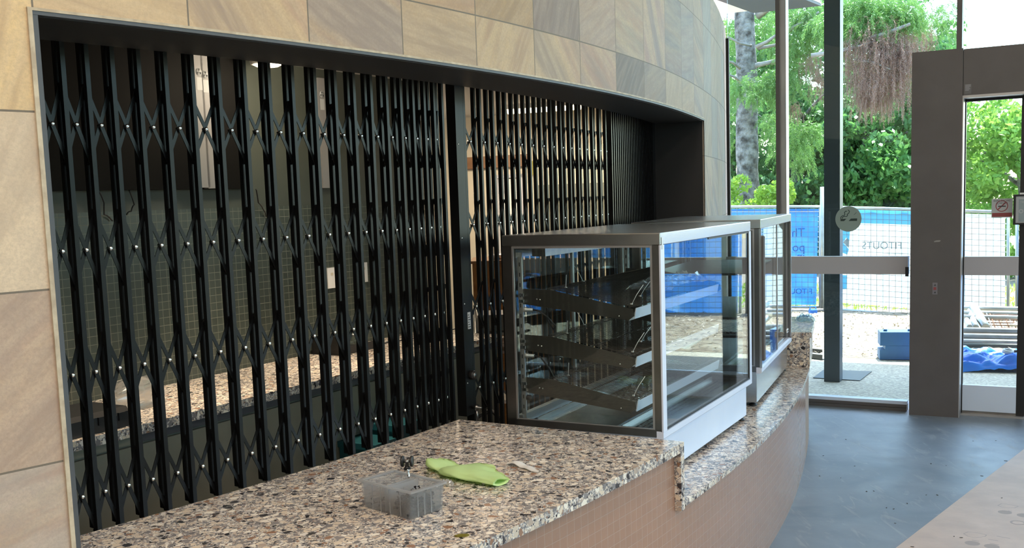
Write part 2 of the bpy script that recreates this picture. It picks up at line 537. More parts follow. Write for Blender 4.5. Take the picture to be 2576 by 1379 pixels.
def arcsolid(mb, s0, s1, ra, rb, z0, z1, step=.1, ends=True, uoff=0.):
    n = max(1, int(math.ceil(abs(s1 - s0) / step)))
    ss = [s0 + (s1 - s0) * k / n for k in range(n + 1)]
    for k in range(n):
        a, b = ss[k], ss[k + 1]
        P = lambda s, r, z: cpt(s, r, z)
        mb.face([P(a, rb, z0), P(b, rb, z0), P(b, rb, z1), P(a, rb, z1)], [(a, z0), (b, z0), (b, z1), (a, z1)])
        mb.face([P(b, ra, z0), P(a, ra, z0), P(a, ra, z1), P(b, ra, z1)], [(b, z0), (a, z0), (a, z1), (b, z1)])
        mb.face([P(a, ra, z1), P(a, rb, z1), P(b, rb, z1), P(b, ra, z1)], [(a, ra), (a, rb), (b, rb), (b, ra)])
        mb.face([P(a, rb, z0), P(a, ra, z0), P(b, ra, z0), P(b, rb, z0)], [(a, ra), (a, rb), (b, rb), (b, ra)])
    if ends:
        mb.face([cpt(s0, ra, z0), cpt(s0, rb, z0), cpt(s0, rb, z1), cpt(s0, ra, z1)], [(s0 - rb + ra, z0), (s0, z0), (s0, z1), (s0 - rb + ra, z1)])
        mb.face([cpt(s1, rb, z0), cpt(s1, ra, z0), cpt(s1, ra, z1), cpt(s1, rb, z1)], [(s1, z0), (s1 + rb - ra, z0), (s1 + rb - ra, z1), (s1, z1)])
    return mb


# window-wall axes
W0 = Vector((2.361, 8.103, 0)); WA = math.radians(-29.4)
WU = Vector((math.cos(WA), math.sin(WA), 0)); WN = Vector((-math.sin(WA), math.cos(WA), 0)); UP = Vector((0, 0, 1))


def win(u, z, n=0.): return W0 + WU * u + WN * n + UP * z


def wbox(mb, u0, u1, n0, n1, z0, z1): return mb.obox(win(u0, z0, n0), WU * (u1 - u0), WN * (n1 - n0), UP * (z1 - z0))


GK = .03                                # fall of the ground away from the building


def gz(p): return -.005 - GK * max(0., (Vector((p[0], p[1], 0)) - W0).dot(WN))


def atg(x, y, h=0.):
    d = ray(x, y); o = np.array([0, 0, H]); nv = np.array([0, 0, 1.]) + GK * np.array(WN)
    t = -((o - np.array([0, 0, -.005 + h]) - np.array(W0)) @ nv) / (d @ nv)
    return Vector(o + d * t)


# ================================================================== the room
mb = MB(); mb.box(-16, 14, -9, 10.5, -.12, 0)
# keep the slab on our side of the glass: trim by a polygon instead of a box
mb = MB()
fl = [(-16, -9), (10.06, -9), tuple(win(8.86, 0, .03)[:2]), tuple(win(-6, 0, .03)[:2]), (-16, 13)]
mb.face([(x, y, 0) for x, y in fl]); mb.face([(x, y, -.1) for x, y in reversed(fl)])
for k in range(5):
    a, b = fl[k], fl[(k + 1) % 5]; mb.face([(a[0], a[1], -.1), (b[0], b[1], -.1), (b[0], b[1], 0), (a[0], a[1], 0)])


def floor_mat():
    m, t, out = newmat('grey_blue_vinyl')
    p = principled(t, out, rough=.3, spec=.5)
    v = coord(t)
    a = ramp(t, noisen(t, v, 2.2, 6, .6, .8), [(.38, (0, 0, 0)), (.66, (1, 1, 1))])
    col = mixc(t, a, (.14, .18, .225), (.19, .23, .275))
    mp = nn(t, 'ShaderNodeMapping'); mp.inputs['Scale'].default_value = (5, 1.2, 1); mp.inputs['Rotation'].default_value = (0, 0, .5); t.links.new(v, mp.inputs[0])
    sm = ramp(t, noisen(t, mp.outputs[0], 2.4, 5, .6, 1.5), [(.57, (0, 0, 0)), (.68, (1, 1, 1))])
    col = mixc(t, mathn(t, 'MULTIPLY', sm, .42), col, (.38, .41, .44))
    t.links.new(col, p.inputs['Base Color'])
    r = mathn(t, 'MULTIPLY_ADD', noisen(t, v, 5, 5, .6), .26, .34)
    t.links.new(mathn(t, 'MULTIPLY_ADD', sm, .12, r), p.inputs['Roughness'])
    return m


M['floor'] = floor_mat()
tag(mb.build('floor', M['floor']), kind='structure')

# curved sandstone wall with the servery opening
RW = R0 - .004                          # backing of the cladding
mb = MB()
arcsolid(mb, -7.6, 0, R0 - .30, RW, 0, ZT)
arcsolid(mb, 0, SJ, R0 - .30, RW, ZS, ZT)
arcsolid(mb, SJ, 18.2 * .413, R0 - .30, RW, 0, ZT)
nback = len(mb.f)
# tile colours read off the wall: (column from the left jamb, course) -> sRGB
TONE = {(-1, 4): (200, 174, 132), (-1, 3): (198, 180, 156), (-1, 2): (168, 146, 128), (-1, 1): (170, 160, 150), (-1, 0): (170, 156, 138),
        (0, 4): (202, 175, 133), (1, 4): (190, 162, 120), (2, 4): (150, 134, 120), (3, 4): (180, 156, 122), (2, 5): (158, 140, 124), (3, 5): (166, 140, 106), (4, 5): (156, 132, 100), (4, 4): (180, 158, 126),
        (5, 5): (126, 114, 108), (5, 4): (172, 154, 126), (6, 5): (150, 136, 126), (6, 4): (160, 142, 126), (7, 5): (152, 142, 124), (7, 4): (108, 103, 98), (8, 5): (138, 130, 128), (8, 4): (126, 120, 114),
        (9, 5): (118, 118, 118), (9, 4): (165, 150, 130), (10, 5): (134, 132, 132), (10, 4): (168, 154, 134), (11, 5): (152, 142, 128), (11, 4): (152, 148, 142)}
PAL = ((196, 170, 130), (176, 158, 132), (150, 138, 126), (160, 146, 128), (146, 142, 136), (168, 150, 124))
lin = lambda v: (v / 255 / 12.92 if v < 10 else ((v / 255 + .055) / 1.055) ** 2.4)
tones = []
rt = random.Random(5)
for i in range(-18, 18):
    for r in range(-1, 7):
        tc = TONE.get((i, r)) or rt.choice(PAL if i < 12 else PAL[2:5])
        tc = tuple(min(.8, 1.22 * lin(v)) for v in tc)
        z0, z1 = max(0, .273 + .417 * r), min(ZT, .273 + .417 * (r + 1))
        if z1 <= z0: continue
        if 0 <= i < 12: z0 = max(z0, ZS)
        if z1 <= z0: continue
        for k in range(4):
            a, b = (i + k / 4) * .413, (i + (k + 1) / 4) * .413
            mb.face([cpt(a, R0, z0), cpt(b, R0, z0), cpt(b, R0, z1), cpt(a, R0, z1)], [(a, z0), (b, z0), (b, z1), (a, z1)]); tones.append(tc)
wf = tag(mb.build('wall_front', M['stone']), kind='structure')
at_ = wf.data.attributes.new('tone', 'FLOAT_COLOR', 'FACE')
at_.data.foreach_set('color', [c for f in [(.3, .26, .21)] * nback + tones for c in (*f, 1.)])
# black lining of the opening: soffit and jambs
mb = MB()
RG = 11.055
arcsolid(mb, .012, SJ - .012, RG - .003, R0 - .012, ZS - .014, ZS - .001)
arcsolid(mb, .0, .012, RG - .003, R0 - .012, HU + .001, ZS - .001)
arcsolid(mb, SJ - .012, SJ, RG - .30, R0 - .012, HL + .001, ZS - .001)
tag(mb.build('trim_1', M['lining']), kind='structure')
# metal angle and cream bead round the opening
mb = MB()
arcsolid(mb, -.004, SJ, R0 - .012, R0 + .003, ZS - .012, ZS - .003)
arcsolid(mb, -.004, .010, R0 - .05, R0 + .002, HU + .001, ZS - .012)
tag(mb.build('trim_2', M['trim']), kind='structure')
mb = MB()
arcsolid(mb, -.015, -.004, R0 - .01, R0 + .006, HU - .8, ZS + .002)
arcsolid(mb, -.015, SJ, R0 - .004, R0 + .005, ZS - .003, ZS + .004)
tag(mb.build('trim_3', M['grouttrim']), kind='structure')

# kitchen shell behind the gate
KP = Vector((-1.93, 4.372, 0)); KD = Vector((math.cos(math.radians(59.57)), math.sin(math.radians(59.57)), 0)); KN = Vector((-KD.y, KD.x, 0))


def kit(d, z, n=0.): return KP + KD * d + KN * n + UP * z


def kat(x, y, n=0.): return atp(x, y, kit(0, 0, n), KN)


KL = 2.62                               # the green wall stops here and the kitchen widens
mb = MB()
a, b = -1.6, KL
mb.face([kit(a, 0), kit(b, 0), kit(b, 2.6), kit(a, 2.6)], [(a, 0), (b, 0), (b, 2.6), (a, 2.6)])
mb.face([kit(b, 0), kit(b, 0, .12), kit(b, 2.6, .12), kit(b, 2.6)], [(b, 0), (b + .12, 0), (b + .12, 2.6), (b, 2.6)])
mb.face([kit(b, 0, .12), kit(a, 0, .12), kit(a, 2.6, .12), kit(b, 2.6, .12)], [(b, 0), (a, 0), (a, 2.6), (b, 2.6)])
mb.face([kit(a, 2.6), kit(b, 2.6), kit(b, 2.6, .12), kit(a, 2.6, .12)])
tag(mb.build('wall_back', M['green']), kind='structure')
mb = MB()
wbox(mb, -6.5, -.78, -.02, .12, 0, 2.75)                 # far end wall, in line with the glazing
mb.obox(kit(-1.7, 0, -.95), KD * .1, KN * 1.05, UP * 2.75)   # near end
tag(mb.build('wall_end', M['cream']), kind='structure')
mb = MB(); mb.obox(kit(-1.6, 0, 3.1), KD * 9, KN * .1, UP * 2.75)
tag(mb.build('wall_left', M['cream']), kind='structure')
mb = MB()
arcsolid(mb, -.6, 18.0 * .413, R0 - 4.9, R0 - .31, 2.46, 2.60, .3)
tag(mb.build('ceiling', M['offw']), kind='structure')
# hall shell (behind and beside the camera)
mb = MB(); mb.box(-16, 10, -9.15, -9, 0, 4.6); tag(mb.build('wall_rear', M['white']), kind='structure')
w3 = struct('added_window')  # unseen glazing, added to bring more bluish daylight into the hall
mb = MB(); mb.box(10.0, 10.01, -8.9, 3.6, .075, 4.6); mb.build('pane', M['glass'], w3)
mb = MB(); mb.box(9.96, 10.05, -9, 3.7, 0, .075); mb.build('sill', M['alu'], w3)
for k in range(6):
    mb = MB(); mb.box(9.96, 10.06, -8.9 + 2.45 * k, -8.84 + 2.45 * k, .075, 4.6); mb.build('mullion', M['bronze'], w3)
mb = MB(); mb.box(-16.15, -16, -9, 13, 0, 4.6); tag(mb.build('wall_side', M['white']), kind='structure')
mb = MB()
mb.face([(x, y, 4.6) for x, y in reversed(fl)]); mb.face([(x, y, 4.75) for x, y in fl])
tag(mb.build('ceiling', M['offw']), kind='structure')

# ================================================================== glazing and door
w = struct('window_1')
mb = MB()
wbox(mb, -.75, .72, -.03, .05, .05, .075); wbox(mb, -.75, .72, .05, .09, 0, .06)
mb.build('sill', M['kick'], w)
mb = MB(); wbox(mb, -.75, .72, -.034, .05, .026, .05); wbox(mb, -.75, .72, -.045, .05, 0, .024); mb.build('sub_sill', M['bronze'], w)
mb = MB(); wbox(mb, -.268, -.238, -.02, .09, .075, 4.6); mb.build('mullion', M['bronze'], w)
mb = MB(); wbox(mb, -.238, -.192, .0, .08, .075, 4.6); mb.build('mullion', M['alu'], w)
mb = MB(); wbox(mb, -.75, .72, -.03, .05, 1.043, 1.178); mb.build('transom_rail', M['rail'], w)
mb = MB(); wbox(mb, 1.036, 1.072, -.03, .07, 2.66, 4.6); mb.build('mullion', M['bronze'], w)
mb = MB(); wbox(mb, -.672, -.648, .0, .02, .4, 2.92); mb.build('edge_bead', M['blackp'], w)
mb = MB()
wbox(mb, -.66, 1.05, .015, .025, .075, 4.6)
mb.build('pane', M['glass'], w)
# black clips on the pillar edge of the pane
mb = MB(); wbox(mb, .706, .728, -.06, -.04, 1.03, 1.10); mb.build('catch', M['blackp'], w)

d = struct('door_1')
PA = math.radians(-28.5); PU = Vector((math.cos(PA), math.sin(PA), 0)); PN = Vector((-math.sin(PA), math.cos(PA), 0)); PM = Vector((3.093, 7.526, 0))


def por(u, z, n=0.): return PM + PU * u + PN * n + UP * z


def pbox(mb, u0, u1, n0, n1, z0, z1): return mb.obox(por(u0, z0, n0), PU * (u1 - u0), PN * (n1 - n0), UP * (z1 - z0))


mb = MB(); pbox(mb, -.168, .172, 0, .2, 0, 2.655); mb.build('portal_post', M['bronze'], d)
mb = MB(); pbox(mb, .176, 2.4, 0, .2, 2.325, 2.648); mb.build('header', M['bronze'], d)
mb = MB(); pbox(mb, .172, .178, .0, .2, 0, 2.325); mb.build('post_reveal', M['alu'], d)
mb = MB(); pbox(mb, .176, 2.4, .0, .16, 2.308, 2.325); mb.build('header_track', M['alu'], d)
mb = MB(); pbox(mb, 2.06, 2.4, 0, .2, 0, 2.325); mb.build('portal_post', M['bronze'], d)
leaf = MB(); pbox(leaf, .178, .186, .14, .18, .012, 2.308); pbox(leaf, .178, .60, .14, .18, 2.29, 2.308); pbox(leaf, .545, .60, .14, .18, .012, 2.308)
lf = leaf.build('door_leaf', M['blackp'], d)
mb = MB(); pbox(mb, .186, .545, .155, .165, .20, 2.29); mb.build('pane', M['glass'], lf)
mb = MB(); pbox(mb, .186, .545, .13, .19, 1.038, 1.173); mb.build('push_rail', M['rail'], lf)
mb = MB(); pbox(mb, .186, .545, .14, .18, .03, .222); mb.build('kick_plate', M['kick'], lf)
mb = MB(); pbox(mb, .172, 2.06, .10, .22, 0, .012); mb.build('threshold', M['alu'], d)
mb = MB(); pbox(mb, .186, .545, .135, .185, .012, .03); mb.build('brush_strip', M['steeld'], lf)
# second leaf and the glazing that goes on past the frame
leaf = MB(); pbox(leaf, .605, .66, .14, .18, .012, 2.308); pbox(leaf, .605, 2.06, .14, .18, 2.29, 2.308)
lf2 = leaf.build('door_leaf', M['blackp'], d)
mb = MB(); pbox(mb, .66, 2.06, .155, .165, .20, 2.29); mb.build('pane', M['glass'], lf2)
mb = MB(); pbox(mb, .66, 2.06, .13, .19, 1.038, 1.173); mb.build('push_rail', M['rail'], lf2)
mb = MB(); pbox(mb, .66, 2.06, .14, .18, .012, .222); mb.build('kick_plate', M['kick'], lf2)
w2 = struct('window_2')
mb = MB(); wbox(mb, 1.05, 8.75, .015, .025, 2.66, 4.6); mb.build('pane', M['glass'], w2)
mb = MB(); wbox(mb, 3.25, 8.75, .015, .025, .075, 2.66); mb.build('pane', M['glass'], w2)
mb = MB(); wbox(mb, 3.2, 8.75, -.03, .05, 0, .075); mb.build('sill', M['alu'], w2)
mb = MB(); wbox(mb, 3.2, 8.75, -.03, .05, 1.043, 1.178); mb.build('transom_rail', M['rail'], w2)
for k in (3.2, 5.0, 6.85, 8.7):
    mb = MB(); wbox(mb, k, k + .06, -.03, .07, .075, 4.6); mb.build('mullion', M['bronze'], w2)
# ================================================================== the counter
def s_at(P):
    best = min(range(-400, 1000), key=lambda k: (cpt(k * .01, R0) - Vector((P[0], P[1], 0)) + cdir(k * .01)[1] * ((Vector((P[0], P[1], 0)) - cpt(k * .01, R0)).dot(cdir(k * .01)[1]))).length)
    return best * .01


RF, RT, RI = 12.03, 12.004, 11.05      # slab edge, tile face, back edge
SE = s_of(-31.52)                       # step down beside the first case
SF = 4.80                               # step up beyond the second case
SZ = 5.62
base = thing('service_counter', 'curved service counter clad in small pink brown mosaic tiles', 'counter', tuple(cpt(.5, 11.5)))
mb = MB(); arcsolid(mb, -1.9, -.03, R0 + .004, RT, 0, HU - .036, .05); arcsolid(mb, -.03, SE - .03, RI + .05, RT, 0, HU - .036, .05); mb.build('tiled_front', M['pink'], base)
mb = MB(); arcsolid(mb, SE - .03, SF, RI + .05, RT, 0, HL - .023, .05); mb.build('tiled_front', M['pink'], base)


def plan_end(s0, s1, rin, rout, cr, n=8):
    """plan outline of an arc slab whose outer far corner is rounded by radius cr"""
    P = []
    k = 24
    for i in range(k + 1): P.append(cpt(s0 + (s1 - cr - s0) * i / k, rout))
    for i in range(1, n + 1):
        a = PI / 2 * i / n
        P.append(cpt(s1 - cr + math.sin(a) * cr, rout - cr + math.cos(a) * cr))
    sj = SJ - .02                      # behind the jamb the slab stops at the wall face
    P.append(cpt(s1, R0 + .008))
    for i in range(1, 9): P.append(cpt(s1 + (sj - s1) * i / 8, R0 + .008))
    for i in range(0, 7): P.append(cpt(sj + (s0 - sj) * i / 6, rin))
    return P


def slab(mb, P, z0, z1, ch=.003):
    n = len(P); c = sum(P, Vector()) / n
    ins = [p + (c - p).normalized() * ch for p in P]
    ring = lambda Q, z: [(p.x, p.y, z) for p in Q]
    return mb.loft([ring(P, z0), ring(P, z1 - ch), ring(ins, z1)])


mb = MB(); slab(mb, plan_end(SF, SZ, RI + .1, RT, .22), 0, HL - .001); mb.build('end_plinth', M['pink'], base)

t = thing('stone_worktop', 'near raised terrazzo worktop with plastic box and green cloth on it', 'worktop', tuple(cpt(.5, 11.5, HU - .035)))
mb = MB(); arcsolid(mb, -1.9, .016, R0 + .008, RF, HU - .035, HU, .05); arcsolid(mb, .016, SE, RI, RF, HU - .035, HU, .05); mb.build('slab', M['terr'], t)
mb = MB(); arcsolid(mb, SE - .03, SE, RI, RF, HL - .03, HU - .035, .05); mb.build('end_panel', M['terr'], t)
mb = MB(); arcsolid(mb, SE + .0005, SF - .0005, RI, RF, HL - .022, HL, .05)
tag(mb.build('stone_worktop', M['terr']), 'low curved terrazzo worktop under the two glass display cases', 'worktop')
t = thing('stone_worktop', 'far raised terrazzo worktop with rounded end beyond the second case', 'worktop', tuple(cpt(SF + .2, 11.6, HL)))
mb = MB(); slab(mb, plan_end(SF + .002, SZ + .02, RI, RF + .012, .22), HU - .035, HU); mb.build('slab', M['terr'], t)
mb = MB(); slab(mb, plan_end(SF, SZ, RI, RF, .22), HL, HU - .035); mb.build('end_block', M['terr'], t)

# ================================================================== folding gates
GM = 11.027                             # middle of the lattice gap
GROWS = (1.945, 1.60, 1.257, .911)


def on_cyl(x, y, R):
    """arc position of the pixel ray on the wall-parallel surface of radius R"""
    d = ray(x, y); u = Vector((d[0], d[1])).normalized(); bb = u.dot(-CC); t = -bb - math.sqrt(max(0, bb * bb - (CC.length_squared - R * R)))
    P = u * t
    s = s_of(math.degrees(math.atan2(P.y - CC.y, P.x - CC.x)))
    if s > SC:                          # flatter part: refine by bisection on bearing
        lo, hi = SC, 7.
        for _ in range(40):
            mid = (lo + hi) / 2; q = cpt(mid, R)
            if q.x * u.y - q.y * u.x < 0: lo = mid
            else: hi = mid
        s = (lo + hi) / 2
    return s, H + d[2] * t / math.hypot(d[0], d[1])


LR = [on_cyl(x, y, GM)[0] for x, y in ((131, 310), (189, 311), (251, 312), (316, 314), (382, 317), (449, 317), (515, 319), (580, 321), (643, 323), (703, 326),
      (760, 328), (814, 330), (862, 333), (907, 337), (948, 340), (985, 344), (1018, 346), (1047, 349), (1074, 352), (1096, 354), (1115, 356))]
RR = [on_cyl(x, 352 + (x - 1184) * .07, GM)[0] for x in (1184, 1216, 1248, 1279, 1309.5, 1338, 1365, 1390, 1413.5, 1435, 1455, 1473.5, 1491.5, 1508, 1523, 1537)]


def upright_mesh(h):
    mb = MB()
    w = .0066
    for y0, y1 in ((.0055, .0225), (-.0225, -.0055)):
        # folded channel: web with two lips, open to the side
        pr = [(-w, y0), (w, y0), (w, y0 + .004), (w - .003, y0 + .005), (w - .003, y1 - .005), (w, y1 - .004), (w, y1), (-w, y1)]
        mb.loft([[(x, y, z) for x, y in pr] for z in (0, h)])
    for z in (.02, h - .03):            # spacers joining the pair
        mb.box(-.004, .004, -.006, .006, z, z + .02)
    me = bpy.data.meshes.new('upright'); me.from_pydata(mb.v, [], mb.f); me.materials.append(M['black']); return me


def rivet_mesh():
    mb = MB(); mb.lathe((0, 0, 0), (0, 1, 0), [(.0001, -.009), (.0062, -.0085), (.0062, .0065), (.0058, .0082), (.004, .0096), (.0001, .0102)], 12)
    me = bpy.data.meshes.new('rivet'); me.from_pydata(mb.v, [], mb.f); me.polygons.foreach_set('use_smooth', [True] * len(mb.f)); me.materials.append(M['rivet']); return me


RIV = rivet_mesh()


def put(name, me, parent, s, R, z):
    tg, ot = cdir(s); p = cpt(s, R, z)
    Mw = Matrix(((tg.x, ot.x, 0, p.x), (tg.y, ot.y, 0, p.y), (0, 0, 1, p.z), (0, 0, 0, 1)))
    o = bpy.data.objects.new(name, me); COL.objects.link(o); o.parent = parent
    Ml = WM[parent].inverted() @ Mw if parent is not None else Mw
    o.matrix_local = Ml; WM[o] = Mw
    return o


def lattice(parent, s0, s1, zc, hidden=False):
    """one crossed pair of flat arms between neighbouring uprights, riveted in the middle"""
    half = (s1 - s0) / 2; L = .112
    dz = math.sqrt(max(.001, L * L - half * half))
    mb = MB()
    for sg, y in ((1, .0032), (-1, -.0032)):
        a, b = Vector((-half, y, dz * sg)), Vector((half, y, -dz * sg))
        dr = (b - a).normalized(); px = Vector((0, 1, 0)).cross(dr) * .0056
        e = dr * .005
        q = [a - px - e * .2, a - px * .5 - e, a + px * .5 - e, a + px - e * .2, b + px + e * .2, b + px * .5 + e, b - px * .5 + e, b - px + e * .2]
        mb.loft([[p + Vector((0, k, 0)) for p in q] for k in (-.0014, .0014)])
    me = bpy.data.meshes.new('lattice_cross'); me.from_pydata(mb.v, [], mb.f); me.materials.append(M['black'])
    c = put('lattice_cross', me, parent, (s0 + s1) / 2, GM, zc)
    r = bpy.data.objects.new('rivet', RIV); COL.objects.link(r); r.parent = c; WM[r] = WM[c]
    return c


def gate(label, riv, z0, sfirst, slast, rows=GROWS):
    g = thing('folding_gate', label, 'gate', tuple(cpt(riv[0], GM, z0)))
    up = upright_mesh(ZS + .06 - z0)
    ss = [(riv[k] + riv[k + 1]) / 2 for k in range(len(riv) - 1)]
    if sfirst is not None: ss = [sfirst] + ss
    if slast is not None: ss = ss + [slast]
    for s in ss: put('upright', up, g, s, GM, z0)
    for a, b in zip(ss, ss[1:]):
        for z in rows: lattice(g, a, b, z)
    return g, ss


SL = on_cyl(1156, 350, 11.045)[0]       # lock stile
gl, lss = gate('near black folding lattice gate standing along the raised worktop', LR, HU + .001, LR[0] - (LR[1] - LR[0]) * .55, None)
st = MB()
arcsolid(st, SL - .034, SL + .030, 11.008, 11.048, HU + .001, ZS + .06)
arcsolid(st, SL - .034, SL - .02, 11.048, 11.051, HU + .001, ZS + .06)
lk = st.build('lock_stile', M['black'], gl)
mb = MB()
for z in (1.93, 1.55, 1.28, .95): mb.lathe(cpt(SL - .02, 11.05, z), cdir(SL)[1], [(.0001, 0), (.004, 0), (.003, .003), (.0001, .0035)], 10)
mb.build('screw', M['rivet'], lk)
P = cpt(SL + .012, 11.048, .985); ot = cdir(SL)[1]; tg = cdir(SL)[0]
zk = on_cyl(1190, 944, 11.06)[1]
mb = MB(); mb.lathe(cpt(SL + .012, 11.045, zk), ot, [(.019, 0), (.019, .022), (.017, .024), (.0001, .024)], 20); mb.build('lock_housing', M['blackp'], lk)
mb = MB(); mb.lathe(cpt(SL + .012, 11.069, zk), ot, [(.0145, 0), (.0145, .004), (.0001, .0045)], 20); mb.build('lock_cylinder', M['steeld'], lk)
zb = on_cyl(1196, 1024, 11.06)[1]
mb = MB()
mb.lathe(cpt(SL + .012, 11.045, zb), ot, [(.006, 0), (.006, .018), (.014, .022), (.014, .032), (.006, .036), (.005, .05), (.0001, .052)], 16)
mb.tube([cpt(SL + .012, 11.071, zb - .01), cpt(SL + .012, 11.073, zb - .06)], .006, 8)
mb.build('drop_bolt', M['steeld'], lk)
za = on_cyl(1184, 806, 11.05)[1]
mb = MB(); arcsolid(mb, SL + .004, SL + .026, 11.048, 11.0492, za - .035, za + .035); mb.build('warning_label', M['sign'], lk)
mb = MB()
for k in range(6): arcsolid(mb, SL + .006, SL + .024 - (k % 3) * .004, 11.0492, 11.0497, za - .028 + k * .010, za - .0245 + k * .010)
mb.build('label_print', M['signink'], lk)

gr, rss = gate('far black folding lattice gate behind the glass display cases', RR, HL + .001, None, None, GROWS)
mb = MB(); arcsolid(mb, SL + .034, SL + .050, 11.008, 11.046, HL + .001, ZS + .06); mb.build('lock_stile', M['black'], gr)
lattice(gr, SL + .042, rss[0], GROWS[0]); [lattice(gr, SL + .042, rss[0], z) for z in GROWS[1:]]
mb = MB(); arcsolid(mb, SL + .034, SJ - .015, 10.99, 11.05, ZS + .061, ZS + .10); mb.build('head_track', M['black'], gr)
mb = MB(); arcsolid(mb, .014, SL + .030, 10.99, 11.05, ZS + .061, ZS + .10); mb.build('head_track', M['black'], gl)
s = rss[-1]; up = upright_mesh(ZS + .06 - HL)
while s < SJ - .12:                     # leaves folded tight against the far jamb
    s += .044 if s > 3.75 else .06
    put('upright', up, gr, s, GM, HL + .001)
mb = MB(); arcsolid(mb, SJ - .10, SJ - .014, 10.99, 11.05, HL + .001, ZS - .016); mb.build('jamb_channel', M['black'], gr)
mb = MB(); arcsolid(mb, .014, .05, 10.985, 11.01, HU - .35, ZS - .016); mb.build('jamb_channel', M['black'], gl)


# ================================================================== display cases
def display_case(loc, rz, L, label, second=False):
    r = thing('display_case', label, 'display case', loc, rz)
    D = .677; B = lambda name, mb, m, p=r: mb.build(name, M[m], p, world=False)
    Hc = .967
    mb = MB(); mb.cbox(-D, .0, 0, L, .921, Hc, .003); B('top', mb, 'steel')
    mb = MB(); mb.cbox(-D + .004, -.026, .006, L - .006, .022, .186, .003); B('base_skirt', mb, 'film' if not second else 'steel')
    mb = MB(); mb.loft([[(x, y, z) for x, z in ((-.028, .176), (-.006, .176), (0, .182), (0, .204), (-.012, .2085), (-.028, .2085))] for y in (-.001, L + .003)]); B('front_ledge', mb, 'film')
    for x in (-D + .06, -.055):
        for y in (.05, L - .022):
            mb = MB(); mb.lathe((x, y, 0), (0, 0, 1), [(.022, 0), (.024, .004), (.016, .010), (.010, .012), (.010, .024)], 16); B('foot', mb, 'blackp')
    # side frames
    for y0, y1 in ((0, .022), (L - .022, L)):
        mb = MB()
        mb.box(-D, -D + .043, y0, y1, .176, .921); mb.box(-.034, -.006, y0, y1, .2085, .921)
        mb.box(-D, -.001, y0, y1, .186, .214)
        fr = B('side_frame', mb, 'steeld')
        if second and y0 == 0:
            mb = MB(); mb.box(-.09, -.034, y0 + .002, y1, .21, .921); mb.build('side_panel', M['steeld'], fr, world=False)
        mb = MB(); ym = (y0 + y1) / 2; g = .008
        a, b, c, e = -D + .043, -.034, .214, .921
        yy0, yy1 = (y0 - .001, y0 + .004) if y0 == 0 else (y1 - .004, y1 + .001)
        mb.box(a, a + g, yy0, yy1, c, e); mb.box(b - g, b, yy0, yy1, c, e); mb.box(a + g, b - g, yy0, yy1, c, c + .004); mb.box(a + g, b - g, yy0, yy1, e - g, e)
        mb.build('glazing_bead', M['alu'], fr, world=False)
        mb = MB(); mb.box(a, b, ym - .003, ym + .003, c, e); mb.build('side_glass', M['cglass'], fr, world=False)
    # front
    if not second:
        for y0, y1, nm in ((-.001, .040, 'front_post'), (L - .03, L + .001, 'front_post')):
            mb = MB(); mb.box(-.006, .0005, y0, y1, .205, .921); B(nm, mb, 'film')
        mb = MB(); mb.box(-.008, -.004, .040, L - .03, .209, .921); gl_ = B('front_glass', mb, 'fglass')
        mb = MB(); y0, y1 = .040, L - .03
        mb.box(-.0045, -.001, y1 - .012, y1, .209, .921); mb.box(-.0045, -.001, y0, y1, .2086, .216); mb.box(-.0045, -.001, y0 + .55, y1, .914, .921)
        mb.build('gasket', M['blackp'], gl_, world=False)
        mb = MB(); mb.box(.0005, .0015, .010, .026, .905, .950); B('badge_plate', mb, 'alu')
    else:
        for y0, y1 in ((-.001, .012), (L - .02, L + .001)):
            mb = MB(); mb.box(-.010, .0005, y0, y1, .205, .921); B('front_post', mb, 'steel')
        for k, (y0, y1, x) in enumerate(((.012, .62, -.008), (.60, L - .02, -.024))):
            mb = MB(); mb.box(x - .004, x, y0, y1, .212, .921); g_ = B('sliding_door', mb, 'cglass')
            mb = MB(); mb.box(x - .007, x + .003, y0, y0 + .012, .212, .921); mb.box(x - .007, x + .003, y1 - .012, y1, .212, .921); mb.build('door_stile', M['alu'], g_, world=False)
            if k == 0:
                mb = MB(); mb.cbox(x + .0005, x + .022, .02, .05, .24, .885, .006); mb.build('door_handle', M['bronze'], g_, world=False)
        mb = MB(); mb.box(-.05, -.03, .72, 1.0, .21, .9); B('inner_panel', mb, 'steeld')
        mb = MB(); mb.cbox(-.0035, .003, .945, 1.012, .262, .284, .006); pl = B('socket_plate', mb, 'whitep')
        mb = MB()
        for y in (.963, .995): mb.lathe((.003, y, .273), (1, 0, 0), [(.007, 0), (.007, .001), (.0001, .001)], 12)
        mb.build('socket_hole', M['blackp'], pl, world=False)
    # back: header, two sliding panes
    mb = MB(); mb.box(-D, -D + .05, .022, L - .022, .875, .921); mb.box(-D + .11, -D + .17, .05, L - .05, .878, .921); B('header_rail', mb, 'steel')
    for k, (y0, y1) in enumerate(((.03, L * .52), (L * .48, L - .03))):
        x = -D + .012 + .014 * k
        mb = MB(); mb.box(x, x + .004, y0, y1, .21, .878); g_ = B('rear_door', mb, 'cglass')
        mb = MB(); mb.box(x - .003, x + .008, y0, y0 + .016, .21, .878); mb.box(x - .003, x + .008, y1 - .016, y1, .21, .878); mb.build('door_stile', M['alu'], g_, world=False)
    # floor of the case with its vents
    mb = MB(); mb.box(-D + .03, -.04, .022, L - .022, .19, .198); fl_ = B('case_floor', mb, 'steel')
    mb = MB(); mb.box(-D + .03, -D + .055, .03, L - .03, .198, .225); mb.box(-D + .12, -D + .125, .03, L - .03, .198, .218); mb.box(-.19, -.185, .04, L - .04, .198, .212); mb.build('door_track', M['alu'], fl_, world=False)
    mb = MB()
